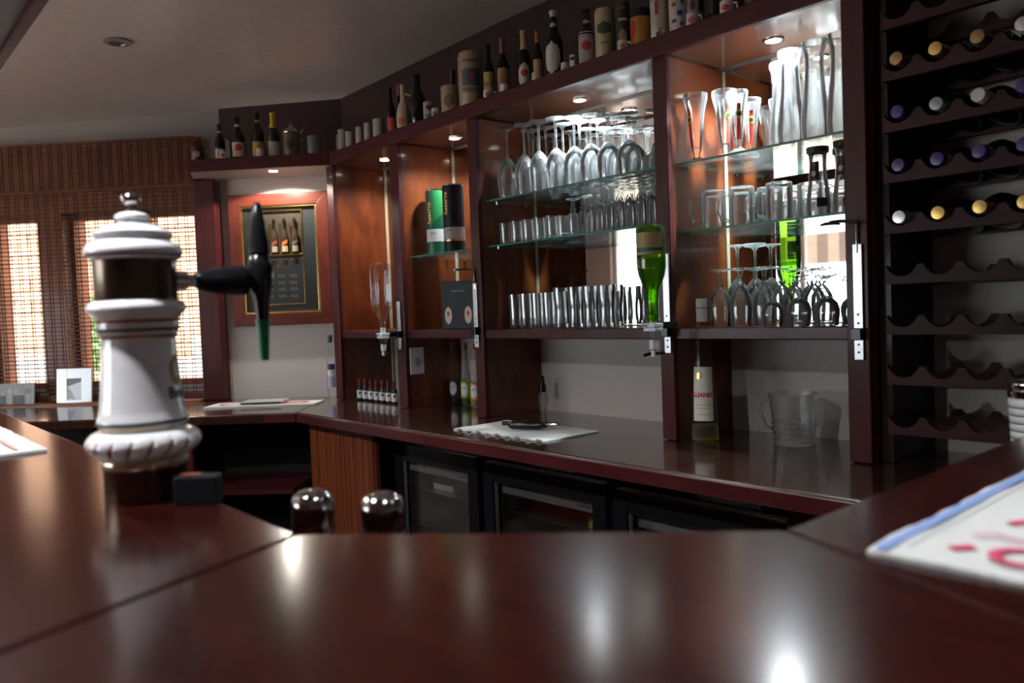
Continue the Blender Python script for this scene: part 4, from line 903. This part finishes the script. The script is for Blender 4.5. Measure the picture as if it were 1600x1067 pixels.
MB().lathe(PP([(515.5, 59), (513, 60), (511.5, 60.4)]), 56).build('dark_line', DK, bt, smooth=True)
MB().lathe(PP([(657, 66.2), (655.2, 66.9), (653, 66.4)]), 56).build('dark_line', DK, bt, smooth=True)
MB().lathe(PP([(664, 63), (663, 64), (661.5, 64.4)]), 56).build('gilt_line', GP, bt, smooth=True)
MB().lathe(PP([(468, 58), (467, 61), (463, 60), (412, 60), (407, 61), (405, 58)]), 56).build('metal_band', BRASS, bt, smooth=True)
MB().lathe(PP([(406, 58), (405, 64), (402, 67), (396, 70), (390, 70.5), (384, 67), (379, 60), (376, 53.5), (372, 54.5), (368, 57.5), (364, 57.5), (360, 52), (354, 42), (350, 28), (349, 22), (343, 22), (341.5, 25), (337, 25), (334, 21), (331, 12), (330, 5)])+[(0, zpx(330))], 64).build('porcelain_lid', PORC, bt, smooth=True)
MB().lathe(PP([(401, 67.6), (399.8, 68.6), (398.4, 69.3)]), 56).build('dark_line', mat('brown_line', (.12, .06, .05), .3), bt, smooth=True)
PEW = mat('pewter', (.42, .36, .34), .16, 1)
MB().lathe(PP([(331, 8), (329, 7), (322, 6), (321, 9)]), 24).build('finial_stem', PEW, bt, smooth=True)
MB().lathe([(0, zpx(323))]+[(15*K*math.sin(t), zpx(311+11.5*math.cos(t))) for t in [PI*q/12 for q in range(1, 12)]]+[(0, zpx(299))], 28).build('finial_ball', PEW, bt, smooth=True)
# crest and lettering on the side facing away to the right
rb = prof_r(sorted(PP(BODY[5:11]), key=lambda p: p[1])); fa = face(TX, TY)
ca = fa+1.08
vs, fs = grid_patch(.026, .040, 8, 8, True); mb = MB(); wrap(mb, vs, fs, rb, zpx(578), ca, .0006); mb.build('crest', mat('crest_gold_paint', (.42, .25, .08), .4), bt)
mb = MB(); wrap(mb, *grid_patch(.014, .022, 6, 6, True), rb, zpx(577), ca, .0012); mb.build('crest_centre', mat('crest_cream', (.75, .68, .5), .4), bt)
put_text(bt, 'Beers', .020, rb, zpx(613), ca+.06, DKT, off=.0008, bold=.0005)
put_text(bt, 'on tap', .007, rb, zpx(630), ca, DKT, off=.0008)
# tap (faucet) reaching over the inner side of the bar (+Y)
tp = empty('tap', (0, 0, 0), 0, bt); zt_ = zpx(440)+.002
def ylathe(prof, name, m):   # profile along +Y: (radius, y)
    mb = MB(); mb.lathe([(r, yy) for r, yy in prof], 24); o = mb.build(name, m, tp, smooth=True); o.rotation_euler = (-PI/2, 0, 0); o.location = (0, 0, zt_); return o
ylathe([(0, .045), (.013, .045), (.013, .062), (.009, .064), (.009, .074)], 'shank_collar', CHROME)
ylathe([(.008, .072), (.010, .074), (.013, .082), (.0180, .104), (.0205, .130), (.0205, .140), (.0190, .143), (.0120, .146), (.0110, .156), (0, .156)], 'faucet_barrel', BLACK)
MB().lathe([(0, -.060), (.0085, -.060), (.0105, -.030), (.0155, -.008), (.0180, .006), (.0178, .022), (.0130, .034), (.010, .038), (0, .040)], 24).build('faucet_body', BLACK, tp, loc=(0, .165, zt_), smooth=True)
MB().lathe([(.0080, .034), (.0150, .038), (.0148, .048), (.0090, .086), (.0050, .106), (.002, .109), (0, .109)], 20).build('tap_handle', BLACK, tp, loc=(0, .165, zt_), smooth=True)
MB().lathe([(0, -.112), (.0055, -.112), (.0062, -.108), (.0095, -.060), (.0100, -.055), (0, -.055)], 20).build('green_spout_tip', mat('spout_green', (.015, .26, .12), .4), tp, loc=(0, .165, zt_), smooth=True)
# black clip box on the bar edge
o = MB().box(-.026, .026, -.012, .012, 0, .034).build('clip_box', mat('clip_black', (.010, .011, .013), .6, spec=.2), loc=(-.975, .340, 1.1004), rz=.86, bevel=.002); tag(o, 'small black plastic box behind the beer tower at the bar edge', 'box')
MB().box(-.020, .002, -.005, .007, .034, .0355).build('top_slot', mat('slot_red', (.25, .06, .04), .4), o)  # red patch put in for a reddish reflection on the box top

# ------------------------------------------------------------------ framed picture
pc = empty('framed_picture', L(-.203, -.002, 0), R45); tag(pc, 'mahogany framed display with four miniature whisky bottles under the downlight', 'picture')
x0, x1, z0, z1 = -.248, .248, 1.286, 1.930; fw_ = .058
def mitre(i, m, y0, y1, a0, a1, b0, b1, wd, name, par):
    P4 = [[(a0, b1), (a1, b1), (a1-wd, b1-wd), (a0+wd, b1-wd)], [(a1, b1), (a1, b0), (a1-wd, b0+wd), (a1-wd, b1-wd)], [(a1, b0), (a0, b0), (a0+wd, b0+wd), (a1-wd, b0+wd)], [(a0, b0), (a0, b1), (a0+wd, b1-wd), (a0+wd, b0+wd)]][i]
    return MB().extr_y(P4, y0, y1).build(name, m, par, bevel=.0015)
for i in range(4): mitre(i, wood('frame_red_%d' % i, (.08, .017, .011), (.14, .030, .02), (2, 2, 16) if i%2 == 0 else (16, 16, 2), .35, .3, 4), -.035, 0, x0, x1, z0, z1, fw_, 'frame_rail', pc)
for i in range(4): mitre(i, GOLD, -.030, -.006, x0+fw_, x1-fw_, z0+fw_, z1-fw_, .010, 'gold_slip', pc)
MAT_ = mat('slate_mount', (.045, .052, .06), .6)
bx0, bx1, bz0, bz1 = -.062, .150, 1.635, 1.855       # shadow box window
mb = MB(); ax0, ax1, az0, az1 = x0+fw_+.01, x1-fw_-.01, z0+fw_+.01, z1-fw_-.01
bx0 = -.105; bx1 = .105
mb.box(ax0, bx0, -.012, -.008, az0, az1).box(bx1, ax1, -.012, -.008, az0, az1).box(bx0, bx1, -.012, -.008, bz1-.01, az1).box(bx0, bx1, -.012, -.008, az0, bz0)
mb.build('mount_board', MAT_, pc)
MB().box(bx0, bx1, -.002, -.0005, bz0, bz1-.01).build('backing', mat('backing_brown', (.10, .07, .05), .7), pc)
for i in range(4): mitre(i, GOLD, -.016, -.0125, bx0-.008, bx1+.008, bz0-.008, bz1-.002, .009, 'gold_fillet', pc)
for i in range(4): mitre(i, GOLD, -.0145, -.0125, bx0-.008, bx1+.008, 1.385, 1.612, .007, 'plaque_border', pc)
MB().box(bx0, bx1, -.0140, -.0125, 1.393, 1.604).build('plaque', mat('plaque_grey', (.06, .062, .07), .5), pc)
vs, fs = text_pts('Fine Blends', .022, .2); mb = MB(); mb.add([(v.x-.02, -.0146, 1.575+v.y) for v in vs], fs); mb.build('lettering', GOLD, pc)
for i in range(3):
    for j in range(4): MB().box(-.085+i*.060, -.045+i*.060, -.0146, -.0141, 1.42+j*.033, 1.436+j*.033).build('text_block', mat('faint_text', (.16, .16, .17), .6), pc)
for i in range(5):
    x = bx0+.004+i*.0505
    if 0 < i < 4: MB().box(x-.003, x+.003, -.020, -.0125, bz0, bz1-.07).build('divider', GOLD, pc)
mbt = MB().lathe([(0, 0), (.017, 0), (.018, .002), (.018, .085), (.014, .105), (.0065, .122), (.006, .150), (.0075, .152), (.0075, .170), (0, .171)], 16).mesh('miniature', mat('mini_glass', (.035, .022, .015), .08), smooth=True)
for i, (la, lb) in enumerate([((.30, .26, .08), (.2, .1, .05)), ((.22, .04, .03), (.35, .28, .2)), ((.55, .12, .04), (.45, .35, .22)), ((.10, .07, .09), (.3, .24, .18))]):
    wx, wy, _ = L(-.203-.081+i*.0515, -.022)
    o = bpy.data.objects.new('miniature_bottle', mbt); C.objects.link(o); o.location = (wx, wy, bz0+.001); o.rotation_euler = (0, 0, face(wx, wy))
    tag(o, ORD[i]+' miniature whisky bottle from left inside the picture frame', 'miniature bottle', 'four framed whisky miniatures')
    mb = MB(); wrap(mb, *grid_patch(.030, .028, 8, 1), lambda z: .018, .022, 0, .0005); mb.build('label', mat('mini_b%d' % i, lb, .5), o)
    mb = MB(); vs, fs = grid_patch(.030, .018, 8, 1); vs = [Vector((v.x, v.y+v.x*.5, 0)) for v in vs]; wrap(mb, vs, fs, lambda z: .018, .052, 0, .0007); mb.build('slanted_label', mat('mini_a%d' % i, la, .5), o)
MB().box(x0+fw_+.008, x1-fw_-.008, -.0275, -.0260, z0+fw_+.008, z1-fw_-.008).build('glazing', PANE, pc)

# ------------------------------------------------------------------ photo frames on the window sill
x, y, _ = L(-1.285, -.045)
o = empty('photo_frame', (x, y, .9385), R45+.02); o.rotation_euler = (-.10, 0, R45+.02); tag(o, 'brushed silver photo frame on the window sill', 'photo frame')
mb = MB(); mb.box(-.090, -.038, -.006, .006, 0, .170).box(.038, .090, -.006, .006, 0, .170).box(-.038, .038, -.006, .006, .120, .170).box(-.038, .038, -.006, .006, 0, .012)
mb.build('frame', mat('silver_frame', (.55, .56, .58), .35, .6), o, bevel=.001)
MB().box(-.038, .038, -.002, .002, .012, .120).build('photo', mat('photo_grey', (.62, .66, .70), .2), o)
mb = MB(); mb.extr_y([(-.038, .080), (.038, .105), (.038, .120), (-.038, .120)], -.0028, -.0022); mb.build('photo_dark_part', mat('photo_dark', (.10, .11, .13), .3), o)
MB().extr_y([(-.038, .080), (-.015, .055), (.005, .015), (-.038, .02)], -.0028, -.0022).build('photo_shade', mat('photo_mid', (.35, .38, .42), .3), o)
MB().box(-.012, .012, .006, .010, .02, .14).build('back_strut', BLACKM, o)
x, y, _ = L(-1.62, -.05)
o = MB().box(-.13, .13, -.004, .004, 0, .105).build('photograph', mat('photo_paper', (.16, .14, .14), .3), loc=(x, y, .9385)); o.rotation_euler = (-.12, 0, R45-.02); tag(o, 'unframed black and white photograph leaning on the window sill', 'photograph')
random.seed(3)
for i in range(7):
    cx_ = -.10+i*.033; c_ = random.uniform(.12, .4)
    mb = MB(); vs, fs = grid_patch(.028, .034, 6, 5, True); mb.add([(cx_+v.x, -.0045, .065+v.y+random.uniform(0, .0)) for v in vs], fs); mb.build('pictured_head', mat('ph_%d' % i, (c_, c_*.88, c_*.85), .5), o)
    MB().box(cx_-.015, cx_+.015, -.0048, -.0042, .0, .045).build('pictured_body', mat('pb_%d' % (i%3), (.30 if i%3 == 0 else .05,)*3, .5), o)

# ------------------------------------------------------------------ steins, bottles and mugs on top of the shelf
ZT = 2.0610; ZP = 2.0605
def beer_bottle(x, y, z, h, r, label, body=(.02, .012, .006), lab=None, foil=None, neck=None, dot=None, txt=None, lo=.08, hi=.40, off=0, oval=False):
    nr = r*.40
    pf = [(0, 0), (r*.92, 0), (r, h*.015), (r, h*.52), (r*.92, h*.58), (r*.55, h*.68), (nr, h*.76), (nr*.92, h*.95), (nr*1.1, h*.955), (nr*1.1, h*.985), (0, h*.99)]
    o = MB().lathe(pf, 18).build('beer_bottle', mat('bottle_%.3f_%.3f' % body[:2], body, .15), loc=(x, y, z), rz=face(x, y, off), smooth=True); tag(o, label, 'bottle', 'bottles on top of the shelving')
    rf = prof_r(pf)
    if lab:
        mb = MB(); wrap(mb, *grid_patch(r*2.1, h*(hi-lo), 10, 8, oval), rf, h*(hi+lo)/2, 0, .0006); mb.build('label', mat('lab_%.2f_%.2f_%.2f' % lab, lab, .6), o, smooth=True)
    if dot:
        mb = MB(); wrap(mb, *grid_patch(r*1.1, r*1.1, 8, 6, True), rf, h*((hi+lo)/2+.04), 0, .0012); mb.build('label_badge', mat('dot_%.2f_%.2f_%.2f' % dot, dot, .6), o, smooth=True)
    if txt: put_text(o, txt[0], txt[1], rf, h*txt[2], 0, DKT if len(txt) < 4 else txt[3], vert=len(txt) > 4)
    if foil: MB().lathe([(rf(h*f)+.0007, h*f) for f in (foil[1], .76, .85, .94) if f >= foil[1]]+[(nr*1.1+.0008, h*.955), (nr*1.1+.0008, h*.988), (0, h*.993)], 16).build('foil', mat('foil_%.2f_%.2f' % foil[0][:2], foil[0], .35), o, smooth=True)
    if neck:
        mb = MB(); wrap(mb, *grid_patch(nr*2.4, h*.07, 8, 4, True), rf, h*.79, 0, .0012); mb.build('neck_label', mat('lab_%.2f_%.2f_%.2f' % neck, neck, .6), o, smooth=True)
    return o
def cup(x, y, z, h, r, label, col=(.62, .60, .58), hang=None, m=None, print_=None, name='cup', cat='cup', grp='cups and mugs on the top shelf'):
    o = MB().lathe([(0, 0), (r*.9, 0), (r, h*.08), (r, h*.96), (r*.98, h), (r*.9, h), (r*.88, h*.1), (0, h*.08)], 22).build(name, m or mat('cup_%.2f_%.2f' % col[:2], col, .35), loc=(x, y, z), rz=face(x, y), smooth=True); tag(o, label, cat, grp)
    if hang is not None:
        c, s_ = math.cos(hang), math.sin(hang); q = max(.003, r*.14)
        MB().tube([(c*r*.96, s_*r*.96, h*.8), (c*r*1.45, s_*r*1.45, h*.78), (c*r*1.62, s_*r*1.62, h*.5), (c*r*1.4, s_*r*1.4, h*.22), (c*r*.96, s_*r*.96, h*.18)], q, 8).build('handle', m or mat('cup_%.2f_%.2f' % col[:2], col, .35), o, smooth=True)
    if print_:
        mb = MB(); wrap(mb, *grid_patch(r*1.1, h*.45, 8, 4, True), lambda z_: r, h*.5, -.2, .0006); mb.build('printed_badge', mat('dot_%.2f_%.2f_%.2f' % print_, print_, .5), o, smooth=True)
    return o
def can(x, y, h, r, col, label, parts=(), txt=None, grp='cans and steins on the top shelf', cat='beer can', name='beer_can', z=None):
    pf = [(0, 0), (r*.86, 0), (r, h*.04), (r, h*.94), (r*.9, h), (r*.88, h), (r*.86, h*.985), (0, h*.98)]
    o = MB().lathe(pf, 24).build(name, mat('can_%.2f_%.2f_%.2f' % col, col, .4), loc=(x, y, z or ZT), rz=face(x, y), smooth=True); tag(o, label, cat, grp)
    for (w_, h_, zc, a, c_, ov) in parts:
        mb = MB(); wrap(mb, *grid_patch(w_, h_, 10, 6, ov), lambda z_: r, zc, a, .0006+.0002*random.random()); mb.build('print', mat('dot_%.2f_%.2f_%.2f' % c_, c_, .5), o, smooth=True)
    for t in (txt or []): put_text(o, t[0], t[1], lambda z_: r, t[2], t[3], t[4], off=.0016, bold=.0006)
    return o
CRW = (.55, .48, .36); WHT = (.62, .60, .58)
# picture bay shelf, left to right (local frame along the angled wall)
def B(px_s, t): a = L(px_s, t); return a[0], a[1]
x, y = B(-.505, -.20)
o = cup(x-.010, y-.006, ZP, .075, .033, 'dark stein with orange handle and flowers at the left end of the shelf', (.05, .02, .015), 1.45, cat='stein', name='stein', print_=(.50, .36, .36)); o.children[0].data.materials[0] = mat('handle_orange', (.85, .40, .06), .4)
x, y = B(-.405, -.20); beer_bottle(x, y, ZP, .175, .024, 'black bottle with small white label, first bottle above the picture', (.008, .010, .012), (.50, .52, .50), neck=(.5, .5, .5), lo=.05, hi=.33)
x, y = B(-.372, -.245); cup(x, y, ZP, .038, .017, 'tiny white cup with red mark beside the first bottle above the picture', WHT, -1.3, print_=(.5, .05, .05))
x, y = B(-.318, -.20); beer_bottle(x, y, ZP, .205, .031, 'dark bottle with arched white label and red seal above the picture', (.012, .010, .008), (.58, .56, .52), neck=(.55, .50, .45), dot=(.55, .05, .04))
x, y = B(-.222, -.20); beer_bottle(x, y, ZP, .225, .029, 'dark bottle with yellow label above the picture', (.012, .012, .006), (.50, .38, .10), neck=(.45, .35, .15), lo=.04, hi=.36)
x, y = B(-.198, -.245); cup(x, y, ZP, .040, .018, 'tiny white cup below the yellow label', WHT, -1.3)
x, y = B(-.148, -.20); beer_bottle(x, y, ZP, .215, .029, 'green-black bottle with long yellow neck foil above the picture', (.006, .014, .008), (.48, .44, .38), foil=((.62, .50, .03), .66), lo=.05, hi=.36)
x, y = B(-.065, -.195)
o = cup(x, y, ZP, .115, .038, 'grey relief stein with pointed pewter lid above the picture', (.14, .13, .11), 1.35, cat='stein', name='lidded_stein', print_=(.05, .06, .05))
MB().lathe([(.040, .115), (.041, .119), (.030, .132), (.012, .146), (.005, .160), (.008, .166), (0, .175)], 20).build('pewter_lid', PEW, o, smooth=True)
MB().tube([(.012, .040, .118), (.016, .052, .128), (.018, .056, .150)], .004, 6).build('thumb_lever', PEW, o)
x, y = B(.045, -.195); cup(x, y, ZP, .096, .034, 'large dim grey mug right of the lidded stein', (.17, .17, .18))
# main shelf, left to right
for i, (x, y, h, r) in enumerate([(-3.345, 1.905, .105, .019), (-3.272, 1.88, .112, .024), (-3.19, 1.868, .086, .021), (-3.106, 1.868, .090, .018), (-3.034, 1.868, .093, .019), (-2.947, 1.868, .092, .026)]):
    cup(x, y, ZT, h, r, nth(i, 6, 'plain pale ceramic beaker in the corner of the top shelf'), (.42, .41, .40) if i > 1 else (.34, .34, .33), cat='beaker', name='ceramic_beaker', grp='plain pale beakers in the corner')
beer_bottle(-2.836, 1.86, ZT, .205, .019, 'thin dark bottle with red label right of the pale beakers', (.012, .008, .006), (.55, .09, .05), lo=.10, hi=.36)
beer_bottle(-2.905, 1.95, ZT, .245, .020, 'brown bottle standing behind the red-labelled one', (.03, .014, .008), foil=((.25, .12, .08), .8))
o = MB().lathe([(0, 0), (.026, 0), (.029, .01), (.029, .075), (.022, .110), (.011, .130), (.009, .185), (.011, .190), (.011, .196), (0, .196)], 22).build('ceramic_jug', mat('jug_cream', (.60, .50, .40), .3), loc=(-2.762, 1.872, ZT), rz=face(-2.76, 1.87), smooth=True); tag(o, 'cream ceramic bottle jug with ear handle and orange picture', 'jug')
MB().tube([(.004, .009, .160), (.006, .034, .150), (.006, .042, .125), (.004, .026, .100)], .004, 8).build('handle', mat('jug_cream', (.60, .50, .40), .3), o, smooth=True)
mb = MB(); wrap(mb, *grid_patch(.026, .038, 8, 5, True), lambda z_: .029, .045, -.4, .0006); mb.build('printed_picture', mat('jug_orange', (.50, .20, .06), .4), o)
beer_bottle(-2.676, 1.885, ZT, .222, .033, 'large black jar bottle right of the cream jug', (.010, .012, .014))
can(-2.574, 1.862, .084, .019, (.45, .42, .44), 'small silver can with purple-red print', [(.030, .022, .060, .2, (.25, .05, .12), True), (.034, .012, .028, 0, (.20, .22, .35), False)])
beer_bottle(-2.560, 1.93, ZT, .135, .018, 'small brown bottle with orange neck behind the white cup', (.03, .02, .01), foil=((.60, .22, .04), .72), lab=(.45, .42, .25))
cup(-2.512, 1.850, ZT, .044, .015, 'small white cup with green badge at the shelf edge', WHT, print_=(.15, .22, .12))
cup(-2.455, 1.882, ZT, .118, .036, 'cream stoneware mug with black script', CRW, cat='mug', name='stoneware_mug', m=mat('stoneware', (.42, .34, .25), .5), print_=(.20, .13, .09))
beer_bottle(-2.555, 1.975, ZT, .222, .026, 'brown bottle behind the stoneware mug', (.045, .015, .008), foil=((.04, .02, .015), .72))
o = can(-2.330, 1.885, .212, .046, (.40, .33, .24), 'large beige stoneware stein with blue band, biggest on the shelf', [(.070, .062, .115, 0, (.10, .12, .15), False), (.030, .030, .118, .2, (.30, .10, .08), True), (.060, .010, .175, 0, (.20, .13, .08), False), (.070, .016, .070, 0, (.24, .19, .10), False)], cat='stein', name='stein')
beer_bottle(-2.219, 1.88, ZT, .215, .022, 'dark bottle with yellow label lettered BEER', (.010, .014, .014), (.50, .42, .14), lo=.12, hi=.52, txt=('BEER', .020, .32))
cup(-2.176, 1.838, ZT, .034, .018, 'small white cup with red dots below the yellow BEER label', WHT, 1.3, print_=(.45, .10, .08))
beer_bottle(-2.146, 1.885, ZT, .218, .023, 'dark bottle with dusty orange label', (.012, .010, .008), (.40, .22, .14), foil=((.28, .13, .06), .74), lo=.08, hi=.50)
cup(-2.088, 1.838, ZT, .034, .0155, 'small plain white cup below the dusty orange label', WHT)
beer_bottle(-2.118, 1.955, ZT, .215, .018, 'thin dark bottle with bronze neck label set further back', (.02, .018, .014), (.10, .08, .08), neck=(.25, .17, .08), lo=.05, hi=.45)
beer_bottle(-2.030, 1.88, ZT, .212, .023, 'black bottle with gold neck foil and red-white shield label', (.008, .012, .010), (.60, .58, .54), foil=((.50, .38, .16), .68), dot=(.50, .05, .06), lo=.04, hi=.46, oval=True)
beer_bottle(-1.961, 1.88, ZT, .190, .018, 'brown bottle with orange neck and peach label', (.02, .012, .008), (.50, .30, .18), foil=((.50, .15, .03), .78), lo=.12, hi=.48)
cup(-1.926, 1.838, ZT, .034, .0165, 'small cream cup below the peach label', (.58, .50, .46))
beer_bottle(-1.886, 1.885, ZT, .236, .029, 'big black bottle with white half-moon label and silver neck', (.008, .009, .010), (.58, .58, .58), foil=((.40, .40, .40), .9), neck=(.5, .5, .5), lo=.10, hi=.55, oval=True, off=-.35)
cup(-1.806, 1.850, ZT, .038, .0135, 'small pale cup left of the silver cube', WHT, print_=(.35, .35, .38))
o = MB().box(-.009, .009, -.012, .012, 0, .058).build('metal_block', STEEL, loc=(-1.779, 1.862, ZT), rz=.4, bevel=.002); tag(o, 'small shiny silver block at the shelf edge', 'metal block')
MB().box(-.007, .007, -.0125, -.012, .040, .050).build('dark_print', DKT, o)
beer_bottle(-1.737, 1.880, ZT, .192, .029, 'stout bottle with big red-disc label and cream neck seal', (.02, .012, .010), (.42, .38, .38), neck=(.50, .35, .30), dot=(.55, .05, .05), lo=.05, hi=.62)
can(-1.660, 1.882, .168, .031, (.48, .42, .26), 'tall cream can with dark green script', [(.050, .040, .105, -.1, (.06, .10, .05), True), (.040, .006, .060, .1, (.30, .22, .12), False), (.022, .016, .022, .3, (.25, .08, .06), True)], cat='beer can')
can(-1.588, 1.882, .166, .022, (.035, .04, .035), 'tall black can with pale lettering and portrait', [(.026, .046, .062, -.1, (.28, .22, .14), True), (.030, .008, .112, 0, (.40, .40, .36), False), (.030, .006, .145, 0, (.30, .06, .05), False)])
cup(-1.553, 1.838, ZT, .036, .0165, 'small white handled cup with orange crest', WHT, 1.1, print_=(.50, .20, .05))
can(-1.521, 1.882, .124, .030, (.46, .26, .04), 'short golden can with red and black oval', [(.030, .060, .066, -.95, (.45, .04, .04), True), (.013, .026, .066, -.95, (.55, .40, .3), True)])
MB().lathe([(.0302, .100), (.0305, .118), (.028, .125), (0, .126)], 24).build('black_top', BLACKM, C.objects['beer_can.003'] if 'beer_can.003' in C.objects else o, smooth=True)
can(-1.452, 1.885, .150, .027, (.55, .54, .54), 'pale can with big red T', [(.022, .13, .075, .95, (.45, .30, .08), False)], [('T', .065, .105, -.35, RDT)])
cup(-1.422, 1.838, ZT, .034, .0115, 'tiny white cup in front of the can with red T', WHT, 1.2, print_=(.1, .1, .12))
can(-1.388, 1.888, .130, .027, (.58, .57, .58), 'white can scattered with small red and blue badges', [(.016, .012, .095, -.5, (.45, .06, .06), True), (.014, .014, .070, .1, (.06, .07, .30), False), (.015, .010, .050, -.5, (.06, .07, .30), False), (.012, .012, .040, .3, (.30, .05, .06), True), (.012, .010, .100, .4, (.10, .10, .25), True), (.014, .010, .020, -.1, (.08, .08, .28), True)])
can(-1.334, 1.895, .130, .024, (.30, .27, .26), 'pale grey can with dark figures', [(.018, .030, .080, -.4, (.06, .05, .05), True), (.014, .040, .080, .6, (.03, .03, .03), False)])
cup(-1.306, 1.838, ZT, .040, .0175, 'white handled cup with two red bands near the top of the picture', WHT, 1.1, print_=(.50, .10, .10))
beer_bottle(-1.262, 1.885, ZT, .225, .024, 'tall black bottle between the two handled cups', (.008, .014, .012))
cup(-1.198, 1.838, ZT, .040, .0185, 'white handled cup with red emblem, rightmost cup on the shelf', WHT, 1.1, print_=(.55, .04, .05))
can(-1.160, 1.888, .150, .019, (.16, .09, .03), 'slim amber can right of the last handled cup', [(.012, .08, .07, 0, (.30, .2, .06), False)])
beer_bottle(-1.085, 1.885, ZT, .225, .026, 'last black bottle at the right end of the shelf in view', (.008, .008, .010), (.3, .3, .32), lo=.05, hi=.3)
